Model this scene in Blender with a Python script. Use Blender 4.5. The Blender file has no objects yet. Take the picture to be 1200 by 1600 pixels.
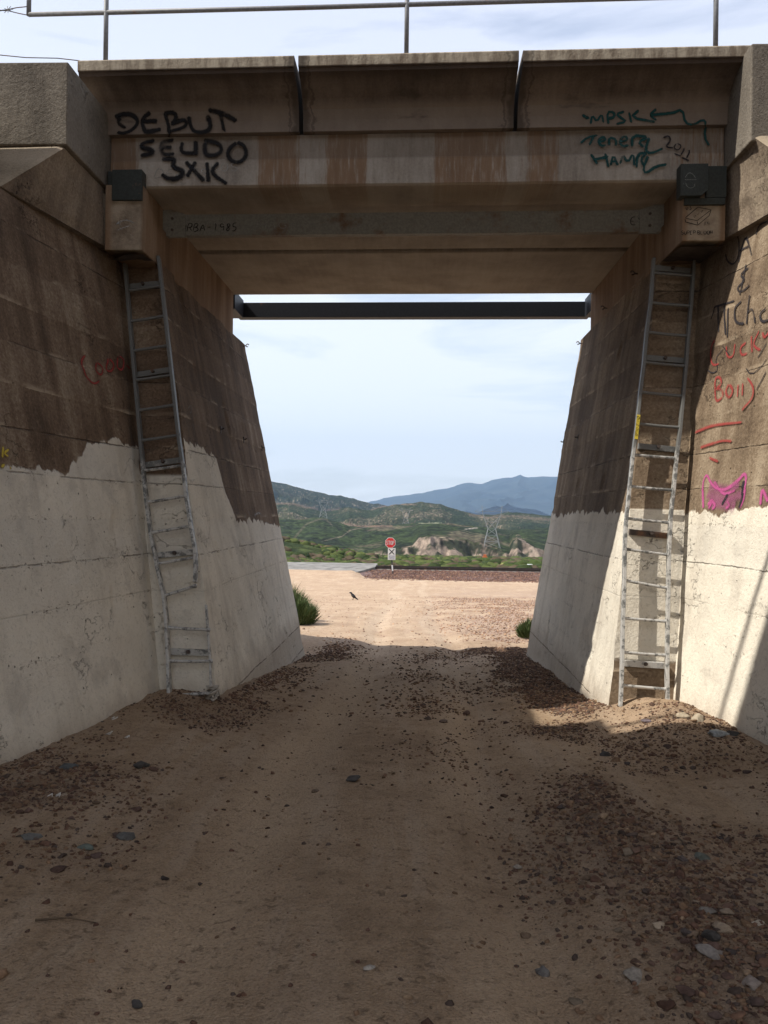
import bpy, math, random
import numpy as np
random.seed(7)
sc = bpy.context.scene
R = math.radians
# ---------------------------------------------------------------- camera
EZ = 1.5; FPX = 1317.0; PSI = math.atan(50/1317); RHO = .013
cam_d = bpy.data.cameras.new('camera'); cam = bpy.data.objects.new('camera', cam_d)
sc.collection.objects.link(cam); sc.camera = cam
cam_d.sensor_fit = 'VERTICAL'; cam_d.sensor_height = 36.0; cam_d.sensor_width = 27.0
cam_d.lens = FPX/1600*36.0
cam_d.clip_start = .05; cam_d.clip_end = 40000
fwd = np.array([-math.sin(PSI), math.cos(PSI), 0]); r0 = np.array([math.cos(PSI), math.sin(PSI), 0]); u0 = np.array([0, 0, 1.])
rt = r0*math.cos(RHO)+u0*math.sin(RHO); up = -r0*math.sin(RHO)+u0*math.cos(RHO)
import mathutils
cam.matrix_world = mathutils.Matrix(((rt[0], up[0], -fwd[0], 0), (rt[1], up[1], -fwd[1], 0), (rt[2], up[2], -fwd[2], EZ), (0, 0, 0, 1)))
# ---------------------------------------------------------------- sky
SUN_EL = 49.8
world = bpy.data.worlds.new('World'); sc.world = world; world.use_nodes = True
wn = world.node_tree.nodes; wl = world.node_tree.links
for n in list(wn): wn.remove(n)
wo = wn.new('ShaderNodeOutputWorld'); bg = wn.new('ShaderNodeBackground'); sky = wn.new('ShaderNodeTexSky')
sky.sky_type = 'NISHITA'; sky.sun_disc = False; sky.sun_elevation = R(SUN_EL); sky.sun_rotation = R(-102); sky.air_density = 1.0; sky.dust_density = 1.5
tc = wn.new('ShaderNodeTexCoord'); mp = wn.new('ShaderNodeMapping'); mp.inputs['Scale'].default_value = (1.0, 1.0, 5.0); mp.inputs['Rotation'].default_value = (R(4), R(-6), 0)
nz = wn.new('ShaderNodeTexNoise'); nz.inputs['Scale'].default_value = 3.1; nz.inputs['Detail'].default_value = 7; nz.inputs['Roughness'].default_value = .55; nz.inputs['Distortion'].default_value = .35
cr = wn.new('ShaderNodeValToRGB'); cr.color_ramp.elements[0].position = .30; cr.color_ramp.elements[0].color = (.45, .45, .45, 1); cr.color_ramp.elements[1].position = .46; cr.color_ramp.elements[1].color = (.93, .93, .93, 1)
mx = wn.new('ShaderNodeMix'); mx.data_type = 'RGBA'; mx.inputs[7].default_value = (5.9, 6.5, 7.4, 1)
wl.new(tc.outputs['Generated'], mp.inputs['Vector']); wl.new(mp.outputs[0], nz.inputs['Vector']); wl.new(nz.outputs[0], cr.inputs[0])
sz_ = wn.new('ShaderNodeSeparateXYZ'); mr = wn.new('ShaderNodeMapRange'); mr.inputs[1].default_value = .02; mr.inputs[2].default_value = .50; hm = wn.new('ShaderNodeMix'); hm.data_type = 'RGBA'
hm.inputs[6].default_value = (7.3, 7.5, 7.4, 1); hm.inputs[7].default_value = (5.0, 5.3, 6.2, 1)
wl.new(tc.outputs['Generated'], sz_.inputs[0]); wl.new(sz_.outputs[2], mr.inputs[0]); wl.new(mr.outputs[0], hm.inputs[0]); wl.new(hm.outputs[2], mx.inputs[7])
wl.new(cr.outputs[0], mx.inputs[0]); wl.new(sky.outputs[0], mx.inputs[6]); wl.new(mx.outputs[2], bg.inputs[0]); wl.new(bg.outputs[0], wo.inputs[0])
bg.inputs[1].default_value = .13
# ---------------------------------------------------------------- sun
sd = bpy.data.lights.new('sun', 'SUN'); sd.energy = 4.5; sd.angle = R(.6); sd.color = (1, .95, .86)
so = bpy.data.objects.new('sun', sd); sc.collection.objects.link(so)
dirv = mathutils.Vector((math.cos(R(SUN_EL)), .145, -math.sin(R(SUN_EL))))
so.rotation_euler = dirv.to_track_quat('-Z', 'Y').to_euler(); so.location = (-30, 0, 40)
sc.view_settings.view_transform = 'Standard'; sc.view_settings.look = 'None'; sc.view_settings.gamma = 1; sc.view_settings.use_curve_mapping = False
sc.view_settings.exposure = .45
# ---------------------------------------------------------------- helpers
def tag(o, label=None, cat=None, group=None, kind=None):
    if label: o['label'] = label
    if cat: o['category'] = cat
    if group: o['group'] = group
    if kind: o['kind'] = kind
    return o
def empty(name, loc, label, cat, group=None):
    o = bpy.data.objects.new(name, None); sc.collection.objects.link(o); o.location = loc; o.empty_display_size = .2
    return tag(o, label, cat, group)
def mesh(name, V, F, mat, parent=None, smooth=False, col=None, attr=None, uv=None, loc=None):
    """V in world coordinates"""
    V = np.asarray(V, dtype=np.float64).reshape(-1, 3)
    off = np.zeros(3)
    p = parent
    while p is not None: off = off+np.array(p.location); p = p.parent
    if loc is not None: off = off+np.array(loc)-off
    me = bpy.data.meshes.new(name)
    if isinstance(F, np.ndarray):
        k = F.shape[1]; me.vertices.add(len(V)); me.loops.add(F.size); me.polygons.add(len(F))
        me.vertices.foreach_set('co', (V-off).astype(np.float32).ravel()); me.loops.foreach_set('vertex_index', F.astype(np.int32).ravel())
        me.polygons.foreach_set('loop_start', np.arange(0, F.size, k, dtype=np.int32)); me.update(calc_edges=True)
    else:
        me.from_pydata([tuple(v) for v in (V-off)], [], F); me.update()
    if smooth: me.polygons.foreach_set('use_smooth', np.ones(len(me.polygons), dtype=bool))
    if col is not None:
        a = me.color_attributes.new('tint', 'FLOAT_COLOR', 'POINT'); c = np.ones((len(V), 4), np.float32); c[:, :3] = col; a.data.foreach_set('color', c.ravel())
    if attr is not None:
        for nme, arr in attr.items():
            a = me.attributes.new(nme, 'FLOAT', 'POINT'); a.data.foreach_set('value', np.asarray(arr, np.float32).ravel())
    if mat is not None: me.materials.append(mat)
    o = bpy.data.objects.new(name, me); sc.collection.objects.link(o)
    if loc is not None and parent is None: o.location = loc
    if parent is not None:
        o.parent = parent
    return o
def ray(u, v): return fwd*FPX+rt*(u-600)-up*(v-800)
EYE = np.array([0, 0, EZ]); SK = .028
def P(u, v, x=None, y=None, z=None, pl=None):
    d = ray(u, v)
    if x is not None: t = x/d[0]
    elif y is not None: t = y/(d[1]+SK*d[0])
    elif z is not None: t = (z-EZ)/d[2]
    else:
        p0, n = pl; t = np.dot(np.array(p0)-EYE, n)/np.dot(d, n)
    return EYE+d*t
def sk(x, y): return y-SK*x          # y of a transverse line at x
# numpy value noise
_rng = np.random.RandomState(3); _T = _rng.rand(4096).astype(np.float64)
def _h(i, j, k): return _T[(i*73856093 ^ j*19349663 ^ k*83492791) & 4095]
def vn(x, y, z=0.0):
    x, y, z = np.broadcast_arrays(np.asarray(x, float), np.asarray(y, float), np.asarray(z, float))
    i = np.floor(x).astype(np.int64); j = np.floor(y).astype(np.int64); k = np.floor(z).astype(np.int64)
    fx = x-i; fy = y-j; fz = z-k
    fx = fx*fx*(3-2*fx); fy = fy*fy*(3-2*fy); fz = fz*fz*(3-2*fz)
    def L(a, b, t): return a+(b-a)*t
    return L(L(L(_h(i, j, k), _h(i+1, j, k), fx), L(_h(i, j+1, k), _h(i+1, j+1, k), fx), fy),
             L(L(_h(i, j, k+1), _h(i+1, j, k+1), fx), L(_h(i, j+1, k+1), _h(i+1, j+1, k+1), fx), fy), fz)
def fbm(x, y, z=0.0, o=4, g=.5):
    s = 0; a = 1; t = 0
    for q in range(o): s = s+a*vn(x*2**q+q*17.3, y*2**q+q*9.1, np.asarray(z)*2**q); t += a; a *= g
    return s/t
def smooth(a, b, x): t = np.clip((x-a)/(b-a), 0, 1); return t*t*(3-2*t)
# primitive builders (world verts)
class MB:
    def __init__(s): s.V = []; s.F = []
    def add(s, V, F):
        b = len(s.V); s.V += [tuple(v) for v in V]; s.F += [tuple(i+b for i in f) for f in F]; return s
    def box(s, x0, x1, y0, y1, z0, z1, skew=0.0):
        f = lambda x, y, z: (x, y-skew*x, z)
        V = [f(x0, y0, z0), f(x1, y0, z0), f(x1, y1, z0), f(x0, y1, z0), f(x0, y0, z1), f(x1, y0, z1), f(x1, y1, z1), f(x0, y1, z1)]
        return s.add(V, [(0, 3, 2, 1), (4, 5, 6, 7), (0, 1, 5, 4), (1, 2, 6, 5), (2, 3, 7, 6), (3, 0, 4, 7)])
    def bar(s, a, b, w, h=None, upv=(0, 0, 1)):
        """rectangular bar from a to b"""
        a = np.array(a, float); b = np.array(b, float); h = h or w
        d = (b-a)/np.linalg.norm(b-a); u = np.array(upv, float); sd = np.cross(d, u)
        if np.linalg.norm(sd) < 1e-3: sd = np.cross(d, (1, 0, 0))
        sd /= np.linalg.norm(sd); u = np.cross(sd, d); V = []
        for p in (a, b):
            for i, j in ((-1, -1), (1, -1), (1, 1), (-1, 1)): V.append(p+sd*w/2*i+u*h/2*j)
        return s.add(V, [(0, 1, 2, 3), (7, 6, 5, 4), (0, 4, 5, 1), (1, 5, 6, 2), (2, 6, 7, 3), (3, 7, 4, 0)])
    def tube(s, pts, r, n=8, cap=True):
        pts = [np.array(p, float) for p in pts]; rr = r if hasattr(r, '__len__') else [r]*len(pts); V = []; F = []
        pu = None
        for i, p in enumerate(pts):
            d = pts[min(i+1, len(pts)-1)]-pts[max(i-1, 0)]; d /= np.linalg.norm(d)+1e-9
            if pu is None:
                a = np.array((0, 0, 1.)) if abs(d[2]) < .9 else np.array((1., 0, 0)); pu = np.cross(d, a)
            pu = pu-d*np.dot(pu, d); pu /= np.linalg.norm(pu)+1e-9; w = np.cross(d, pu)
            for k in range(n):
                t = 2*math.pi*k/n; V.append(p+(pu*math.cos(t)+w*math.sin(t))*rr[i])
        for i in range(len(pts)-1):
            for k in range(n): F.append((i*n+k, i*n+(k+1) % n, (i+1)*n+(k+1) % n, (i+1)*n+k))
        if cap: F.append(tuple(range(n-1, -1, -1))); F.append(tuple((len(pts)-1)*n+k for k in range(n)))
        return s.add(V, F)
    def build(s, name, mat, parent=None, smooth=False, bevel=0, **k):
        o = mesh(name, s.V, s.F, mat, parent, smooth, **k)
        if bevel:
            m = o.modifiers.new('bevel', 'BEVEL'); m.width = bevel; m.segments = 2; m.limit_method = 'ANGLE'
        return o
# ---------------------------------------------------------------- materials
class NT:
    def __init__(s, name):
        s.m = bpy.data.materials.new(name); s.m.use_nodes = True; s.t = s.m.node_tree; s.n = s.t.nodes; s.l = s.t.links
        s.b = s.n['Principled BSDF']; s.pos = s.n.new('ShaderNodeNewGeometry').outputs['Position']
    def _in(s, sock, v):
        if hasattr(v, 'is_output') or isinstance(v, bpy.types.NodeSocket): s.l.new(v, sock)
        elif isinstance(v, (tuple, list)) and len(v) == 3 and sock.type == 'RGBA': sock.default_value = (*v, 1)
        else: sock.default_value = v
    def math(s, op, a, b=0.0, c=0.0, clamp=False):
        n = s.n.new('ShaderNodeMath'); n.operation = op; n.use_clamp = clamp; s._in(n.inputs[0], a); s._in(n.inputs[1], b)
        if op in ('MULTIPLY_ADD', 'SMOOTH_MIN', 'SMOOTH_MAX'): s._in(n.inputs[2], c)
        return n.outputs[0]
    def mapv(s, v, scale=(1, 1, 1), loc=(0, 0, 0)):
        n = s.n.new('ShaderNodeMapping'); s._in(n.inputs[0], v); n.inputs['Scale'].default_value = scale; n.inputs['Location'].default_value = loc; return n.outputs[0]
    def noise(s, scale, detail=4, rough=.5, v=None, dist=0.0):
        n = s.n.new('ShaderNodeTexNoise'); s._in(n.inputs['Vector'], v if v is not None else s.pos); n.inputs['Scale'].default_value = scale; n.inputs['Detail'].default_value = detail
        n.inputs['Roughness'].default_value = rough; n.inputs['Distortion'].default_value = dist; return n.outputs[0]
    def voro(s, scale, feat='F1', v=None, out=0, rnd=1.0):
        n = s.n.new('ShaderNodeTexVoronoi'); n.feature = feat; s._in(n.inputs['Vector'], v if v is not None else s.pos); n.inputs['Scale'].default_value = scale; n.inputs['Randomness'].default_value = rnd; return n.outputs[out]
    def sep(s, v=None):
        n = s.n.new('ShaderNodeSeparateXYZ'); s._in(n.inputs[0], v if v is not None else s.pos); return n.outputs
    def comb(s, x, y, z):
        n = s.n.new('ShaderNodeCombineXYZ'); s._in(n.inputs[0], x); s._in(n.inputs[1], y); s._in(n.inputs[2], z); return n.outputs[0]
    def ss(s, x, a, b):           # smoothstep a..b -> 0..1
        n = s.n.new('ShaderNodeMapRange'); n.interpolation_type = 'SMOOTHSTEP'; s._in(n.inputs[0], x); n.inputs[1].default_value = min(a, b); n.inputs[2].default_value = max(a, b)
        n.inputs[3].default_value = 0 if a < b else 1; n.inputs[4].default_value = 1 if a < b else 0; return n.outputs[0]
    def mix(s, f, a, b, mode='MIX'):
        n = s.n.new('ShaderNodeMix'); n.data_type = 'RGBA'; n.blend_type = mode; s._in(n.inputs[0], f); s._in(n.inputs[6], a); s._in(n.inputs[7], b); return n.outputs[2]
    def ramp(s, x, pts):
        n = s.n.new('ShaderNodeValToRGB'); s._in(n.inputs[0], x); e = n.color_ramp.elements
        while len(e) < len(pts): e.new(.5)
        for k, (p, c) in enumerate(pts): e[k].position = p; e[k].color = (*c, 1) if len(c) == 3 else c
        return n.outputs[0]
    def curve(s, x, pts, x0, x1, y0, y1):
        u = s.math('DIVIDE', s.math('SUBTRACT', x, x0), x1-x0, clamp=True)
        n = s.n.new('ShaderNodeFloatCurve'); s._in(n.inputs['Value'], u); c = n.mapping.curves[0]
        pts = sorted(pts); q = [((a-x0)/(x1-x0), (b-y0)/(y1-y0)) for a, b in pts]
        c.points[0].location = (0, q[0][1]); c.points[1].location = (1, q[-1][1])
        for a, b in q:
            if 0 < a < 1: c.points.new(a, b)
        for p in c.points: p.handle_type = 'VECTOR'
        n.mapping.update()
        return s.math('MULTIPLY_ADD', n.outputs[0], y1-y0, y0)
    def attr(s, name, out=2):
        n = s.n.new('ShaderNodeAttribute'); n.attribute_name = name; return n.outputs[out]
    def bump(s, h, strength=.4, dist=.02, normal=None):
        n = s.n.new('ShaderNodeBump'); n.inputs['Strength'].default_value = strength; n.inputs['Distance'].default_value = dist; s._in(n.inputs['Height'], h)
        if normal is not None: s._in(n.inputs['Normal'], normal)
        return n.outputs[0]
    def done(s, col, rough=.9, bump=None, metal=0.0, spec=.25):
        s._in(s.b.inputs['Base Color'], col); s._in(s.b.inputs['Roughness'], rough); s._in(s.b.inputs['Metallic'], metal); s.b.inputs['Specular IOR Level'].default_value = spec
        if bump is not None: s._in(s.b.inputs['Normal'], bump)
        return s.m
def plain(name, col, rough=.7, metal=0.0, var=.25, scale=12, bstr=.15):
    t = NT(name); n = t.noise(scale, 5, .6)
    c = t.mix(t.ss(n, .3, .7), tuple(k*(1-var) for k in col), tuple(min(1, k*(1+var)) for k in col))
    return t.done(c, rough, t.bump(n, bstr, .01), metal)
PITCH = .365
def concrete(name, dark=(.085, .062, .045), mid=(.19, .145, .105), light=(.34, .28, .21), axis='y', paint=None, boards=True, paintcol=(.69, .63, .525), rawbelow=None, lightness=.5, stain=.6):
    t = NT(name); x, y, z = t.sep()
    a = y if axis == 'y' else x
    n1 = t.noise(.9, 7, .6); n2 = t.noise(5, 6, .6); n3 = t.noise(38, 4, .65); n4 = t.noise(150, 2, .6)
    stv = t.comb(t.math('MULTIPLY', a, 2.6), t.math('MULTIPLY', z, .22), 3.0); st = t.noise(1.6, 6, .6, v=stv)
    # board marks
    wob = t.math('MULTIPLY', t.math('SUBTRACT', t.noise(.7, 2), .5), .10)
    zb = t.math('ADD', t.math('DIVIDE', z, PITCH), t.math('ADD', t.math('MULTIPLY', wob, 1.2), t.math('MULTIPLY', t.math('SUBTRACT', t.noise(9, 4, .7), .5), .07))); zb = t.math('ADD', zb, 10.15)
    fl = t.math('FLOOR', zb); fr = t.math('FRACT', zb)
    wn_ = t.n.new('ShaderNodeTexWhiteNoise'); wn_.noise_dimensions = '1D'; t.l.new(fl, wn_.inputs['W']); rnd = wn_.outputs[0]
    edge = t.math('MINIMUM', fr, t.math('SUBTRACT', 1.0, fr))
    nl = t.noise(2.2, 5, .7)
    wn2 = t.n.new('ShaderNodeTexWhiteNoise'); wn2.noise_dimensions = '1D'; t.l.new(t.math('ADD', t.math('ROUND', zb), 31.7), wn2.inputs['W']); line = t.math('MULTIPLY', t.math('MULTIPLY', t.ss(edge, .028, .004), t.ss(nl, .40, .56)), t.ss(wn2.outputs[0], .1, .7))
    pale = t.math('MULTIPLY', t.math('MULTIPLY', t.ss(fr, .16, .01), t.ss(t.noise(1.7, 6, .7, v=t.mapv(t.pos, (1, 1, 2.5), (5, 2, 1))), .48, .66)), .75)
    f = t.math('ADD', t.math('MULTIPLY', n1, .5), t.math('MULTIPLY', st, .5))
    if boards: f = t.math('ADD', f, t.math('MULTIPLY', t.math('SUBTRACT', rnd, .5), .055))
    f = t.math('ADD', f, t.math('MULTIPLY', t.math('SUBTRACT', n3, .5), .34)); f = t.math('ADD', f, lightness-.5)
    raw = t.ramp(f, [(.38, dark), (.52, mid), (.68, light)])
    if boards: raw = t.mix(t.math('MULTIPLY', pale, 1.2, clamp=True), raw, tuple(k*1.15 for k in light)); raw = t.mix(t.math('MULTIPLY', t.ss(t.noise(11, 6, .75), .55, .72), .5), raw, dark)
    pits = t.math('MULTIPLY', t.ss(t.voro(9), .10, .05), t.ss(n2, .45, .6))
    hgt = t.math('ADD', t.math('MULTIPLY', n2, .5), t.math('ADD', t.math('MULTIPLY', n3, .35), t.math('MULTIPLY', n4, .12)))
    wv = t.noise(1.5, 7, .62, v=t.mapv(t.pos, (1, 1, 1.6), (4, 7, 2))); crack = t.math('MULTIPLY', t.ss(t.math('ABSOLUTE', t.math('SUBTRACT', wv, .5)), 0.0045, .001), t.ss(t.noise(1.1, 3, v=t.mapv(t.pos, loc=(9, 0, 0))), .54, .62))
    dirt = t.math('MULTIPLY', t.ss(st, .50, .72), stain)
    if paint:
        b = t.curve(a, paint, 5.0, 15.0, -2.0, 6.0)
        jag = t.math('ADD', t.math('MULTIPLY', t.noise(3.0, 3, .5, v=t.comb(t.math('MULTIPLY', a, 1.6), t.math('MULTIPLY', z, .8), 0.0)), .8), t.math('MULTIPLY', t.noise(20, 4, .6, v=t.comb(a, t.math('MULTIPLY', z, .35), 0.0)), .2))
        b = t.math('ADD', b, t.math('MULTIPLY', t.math('SUBTRACT', jag, .5), .34))
        m = t.ss(t.math('SUBTRACT', b, z), -.012, .012)
        if rawbelow is not None: m = t.math('MULTIPLY', m, t.ss(t.math('ADD', z, t.math('MULTIPLY', t.math('SUBTRACT', n2, .5), .10)), rawbelow-.02, rawbelow+.02))
        chipn = t.noise(24, 6, .72, v=t.mapv(t.pos, (1, 1, 1.8)))
        chipz = t.ss(t.math('ADD', chipn, t.math('MULTIPLY', t.ss(edge, .14, .0), .07)), .635, .66)
        chip = t.math('MULTIPLY', chipz, t.ss(t.noise(1.3, 5, .7), .47, .60))
        m2 = t.math('MULTIPLY', m, t.math('SUBTRACT', 1.0, t.math('MULTIPLY', chip, .9)))
        pc = t.mix(t.ss(n1, .35, .65), tuple(k*.90 for k in paintcol), tuple(min(1, k*1.05) for k in paintcol))
        pc = t.mix(t.math('MULTIPLY', t.ss(t.noise(2.4, 6, .65), .50, .68), .40), pc, (.36, .32, .27)); pc = t.mix(t.math('MULTIPLY', t.ss(t.noise(26, 5, .75), .52, .68), .35), pc, (.30, .26, .21))
        pc = t.mix(t.math('MULTIPLY', t.ss(rnd, .6, .9), .18), pc, (.50, .49, .46))
        pc = t.mix(t.math('MULTIPLY', dirt, .45), pc, (.30, .24, .18))
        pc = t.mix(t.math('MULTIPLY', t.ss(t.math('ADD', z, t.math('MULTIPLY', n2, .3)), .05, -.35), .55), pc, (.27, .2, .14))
        col = t.mix(m2, raw, pc)
        hgt = t.math('ADD', hgt, t.math('MULTIPLY', m2, .35))
    else: col = raw
    col = t.mix(t.math('MULTIPLY', crack, .5), col, (.03, .022, .016))
    col = t.mix(t.math('MULTIPLY', pits, .7), col, (.04, .03, .022))
    if boards: col = t.mix(t.math('MULTIPLY', line, .75), col, (.05, .035, .026))
    hgt = t.math('SUBTRACT', hgt, t.math('ADD', t.math('MULTIPLY', line, .6) if boards else 0.0, t.math('ADD', t.math('MULTIPLY', pits, .7), crack)))
    return t.done(col, .92, t.bump(hgt, .95, .025))
# ---------------------------------------------------------------- wall surface displacement (same field on all faces, so corners stay closed)
def hash1(i): return _T[(np.asarray(i).astype(np.int64)*2654435761) & 4095]
def wdisp(p, s=1.0):
    x, y, z = p[..., 0], p[..., 1], p[..., 2]
    d = .030*(fbm(x*1.3, y*1.3, z*1.3, 3)-.5)+.012*(fbm(x*7, y*7, z*7, 2)-.5)
    zb = z/PITCH+10.15; i = np.floor(zb); f = zb-i
    d = d+(hash1(i)-.5)*.012*smooth(0, .06, f)*smooth(1, .94, f)
    sp = vn(x*3.1+9, y*3.1, z*3.1); d = d-.045*np.clip(sp-.80, 0, 1)*3
    return d*s
def patch(A, B, C, D, step=.04, dirv=(1, -.3, 0), s=1.0):
    A, B, C, D = [np.array(q, float) for q in (A, B, C, D)]
    nu = max(1, int(max(np.linalg.norm(B-A), np.linalg.norm(C-D))/step)); nv = max(1, int(max(np.linalg.norm(D-A), np.linalg.norm(C-B))/step))
    u, v = np.meshgrid(np.linspace(0, 1, nu+1), np.linspace(0, 1, nv+1)); u = u[..., None]; v = v[..., None]
    p = (A*(1-u)+B*u)*(1-v)+(D*(1-u)+C*u)*v
    dv = np.array(dirv, float); dv /= np.linalg.norm(dv); p = p+wdisp(p, s)[..., None]*dv
    n = nu+1; ii = (np.arange(nv)[:, None]*n+np.arange(nu)[None, :]).ravel()
    return p.reshape(-1, 3), np.stack([ii, ii+1, ii+n+1, ii+n], 1)
def joinp(parts):
    V = []; F = []; b = 0
    for v, f in parts: V.append(v); F.append(f+b); b += len(v)
    return np.concatenate(V), np.concatenate(F)
# ---------------------------------------------------------------- abutments
SIDE = {}
def lineat(p, q, z): p = np.array(p); q = np.array(q); t = (z-q[2])/(p[2]-q[2]); return q+(p-q)*t
M_earth = plain('embankment_earth', (.27, .2, .14), .95, var=.3, scale=3, bstr=.5)
def abutment(S):
    L = S == 'L'; sg = -1 if L else 1
    zt = 4.27 if L else 4.34; xt = -2.9 if L else 2.65; yf = 14.0 if L else 13.84
    bx = -.21 if L else .16; yn = 9.36 if L else 9.45; by = .24
    zb = -1.6
    dv = (-sg*1.0, -.3, 0)
    def corner(z): return np.array([xt+bx*(z-zt), yn+by*(z-zt)-SK*(xt+bx*(z-zt))+SK*xt, z])
    J1 = np.array([-3.357, 9.392, 4.35]) if L else np.array([3.09, 9.423, 4.271]); J0 = np.array([-2.508, 8.251, -.302]) if L else np.array([2.535, 8.333, -.338])
    def junc(z): return lineat(J1, J0, z)
    wd = np.array([.137, 1, 0]) if L else np.array([-.165, 1, 0])
    e = J1-J0
    wn0 = np.cross(e, wd); wn0 /= np.linalg.norm(wn0); wn0 = wn0 if wn0[0]*-sg > 0 else -wn0
    def wing(y, z): j = junc(z); return j+wd*(y-j[1])
    def far(z): return np.array([xt+bx*(z-zt), yf, z])
    pn = np.cross(far(0)-far(1), [0, 1, 0]); pn /= np.linalg.norm(pn); pn = pn if pn[0]*-sg > 0 else -pn
    nn = np.array([SK, 1, -by]); nn /= np.linalg.norm(nn)
    SIDE[S] = dict(wing=(junc(1), wn0), side=(far(1), pn), end=(corner(1), -nn), dv=np.array(dv)/np.linalg.norm(dv))
    root = empty('bridge_abutment', (sg*3.2, 9.5, -.6), ('left' if L else 'right')+' concrete abutment and wing wall, '+('shaded, brown above uneven white paint' if L else 'partly sunlit, with red and pink graffiti'), 'abutment')
    def q(px, pl): p = P(*px, pl=SIDE[S][pl]); return (p[1], p[2])
    if L:
        pw = [q(a, 'wing') for a in ((0, 735), (110, 736), (122, 712), (150, 690), (180, 688), (200, 690), (222, 712))]
        ps = [q(a, 'side') for a in ((290, 690), (318, 702), (338, 715), (352, 765), (372, 815), (400, 812), (436, 822))]
        pe = [q(a, 'end') for a in ((225, 738), (290, 738))]
    else:
        pw = [q(a, 'wing') for a in ((1060, 812), (1085, 800), (1120, 806), (1200, 792))]
        ps = [q(a, 'side') for a in ((866, 806), (900, 800), (975, 800))]
        pe = [q(a, 'end') for a in ((980, 800), (1050, 802))]
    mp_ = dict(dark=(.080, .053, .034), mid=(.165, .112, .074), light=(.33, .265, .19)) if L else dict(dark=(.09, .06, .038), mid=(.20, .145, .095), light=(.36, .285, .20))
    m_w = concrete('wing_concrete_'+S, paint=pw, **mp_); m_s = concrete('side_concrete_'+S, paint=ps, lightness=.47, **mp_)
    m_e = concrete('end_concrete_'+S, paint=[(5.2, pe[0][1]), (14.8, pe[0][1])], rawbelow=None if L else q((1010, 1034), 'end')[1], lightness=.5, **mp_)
    m_t = concrete('upper_concrete_'+S, boards=False, lightness=.54, dark=(.075, .058, .045), mid=(.145, .115, .09), light=(.25, .2, .155))
    # side wall of the passage, with its far end face
    c, j, f = corner, junc, far
    back = lambda z, y: np.array([sg*5.2, y, z])
    orient = (lambda a, b, c_, d: (a, b, c_, d)) if L else (lambda a, b, c_, d: (b, a, d, c_))
    v = [patch(*orient(c(zb), f(zb), f(zt), c(zt)), dirv=dv), patch(*orient(f(zb), back(zb, yf), back(zt, yf), f(zt)), .12, dirv=dv), patch(*orient(c(zt), f(zt), back(zt, yf), np.array([sg*4.2, yn, zt])), .2, dirv=dv)]
    mesh('side_wall', *joinp(v), m_s, root, True)
    mesh('end_wall', *patch(*orient(j(zb), c(zb), c(zt), j(zt)), .035, dirv=dv), m_e, root, True)
    # wing wall: battered face below z=zt, raised parapet near the block, sloping down towards the viewer
    yk = 7.2 if L else 7.35; y1 = 2.6
    top = lambda y: zt+.02-(yk-y)*.80
    A = wing(y1, zb); B = wing(yk, zb); Bt = wing(yk, zt); At = wing(y1, top(y1))
    parts = [patch(*orient(B, j(zb), j(zt), Bt), .04, dirv=dv), patch(*orient(A, B, Bt, At), .05, dirv=dv)]
    out = wn0*.0+np.array([sg*.52, 0, 0])
    parts.append(patch(*orient(At, Bt, Bt+out, At+out), .1, dirv=dv)); parts.append(patch(*orient(A+out, A, At, At+out), .2, dirv=dv))
    parts.append(patch(*orient(B+out+np.array([0, 3, 0]), A+out, At+out, Bt+out+np.array([0, 3, 0])), .3, dirv=dv))
    w = mesh('wing_wall', *joinp(parts), m_w, root, True)
    # raised parapet of the wing wall (same batter) from yk up to the block
    zp = 4.87 if L else 5.06; xb = -3.3 if L else 3.08; yb0 = 7.75 if L else 8.0
    yb1 = 8.66 if L else 8.95
    ypk = yb0+.34
    # parapet face leans out from the ledge line
    K0 = wing(yk, zt)+np.array([sg*-.0, 0, 0]); K1 = np.array([xb+sg*.015, 8.82, zt]); P1 = np.array([xb+sg*.03, yb0+.02, zp]); P0 = wing(yk, zt+.02)
    E0 = K1+np.array([0, .75, 0]); E1 = np.array([xb+sg*.02, 9.4, zp])
    KJ = j(zt)
    m_p = concrete('parapet_concrete_'+S, boards=False, dark=(.10, .075, .055), mid=(.19, .145, .105), light=(.33, .265, .19), lightness=.50)
    m_c = concrete('coping_concrete_'+S, boards=False, dark=(.16, .125, .085), mid=(.27, .215, .15), light=(.36, .29, .21), lightness=.54, stain=.2)
    pp = [patch(*orient(P0, K1, np.array([xb+sg*.03, 8.62, zp]), P1), .04, dirv=dv), patch(*orient(K1, KJ+np.array([sg*.02, .3, 0]), np.array([xb+sg*.03, 9.3, zp]), np.array([xb+sg*.03, 8.62, zp])), .06, dirv=dv)]
    wp = mesh('parapet', *joinp(pp), m_p, root, True)
    o2 = np.array([sg*.9, 0, 0]); nf = np.array([sg*.05, 0, .02])
    cp = [patch(*orient(P0, P1, P1+nf, P0+nf), .04, dirv=dv), patch(*orient(P0+nf, P1+nf, P1+o2, P0+o2), .06, dirv=dv)]
    mesh('coping', *joinp(cp), m_c, wp, True)
    # ledge top between battered face and parapet foot
    mesh('ledge', *patch(*orient(wing(yk, zt), j(zt), np.array([xb, 9.3, zt+.01]), K1), .08, dirv=dv), m_t, root, True)
    # end block beside the deck
    ztop = 5.665 if L else 5.925
    b = MB(); x0, x1 = sorted((xb, sg*6.0)); zlow = zt+.01
    b.box(x0, x1, sk(xb, yb0)+SK*xb, 9.6, zp+(.02 if L else -.05), ztop)
    b.box(min(xb, xb+sg*.6), max(xb, xb+sg*.6), 8.75, 9.6, zlow, zp-.055)
    blk = b.build('end_block', concrete('block_concrete_'+S, boards=False, axis='x', dark=(.09, .075, .06), mid=(.175, .15, .12), light=(.27, .235, .19), lightness=.50), root, bevel=.012)
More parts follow.
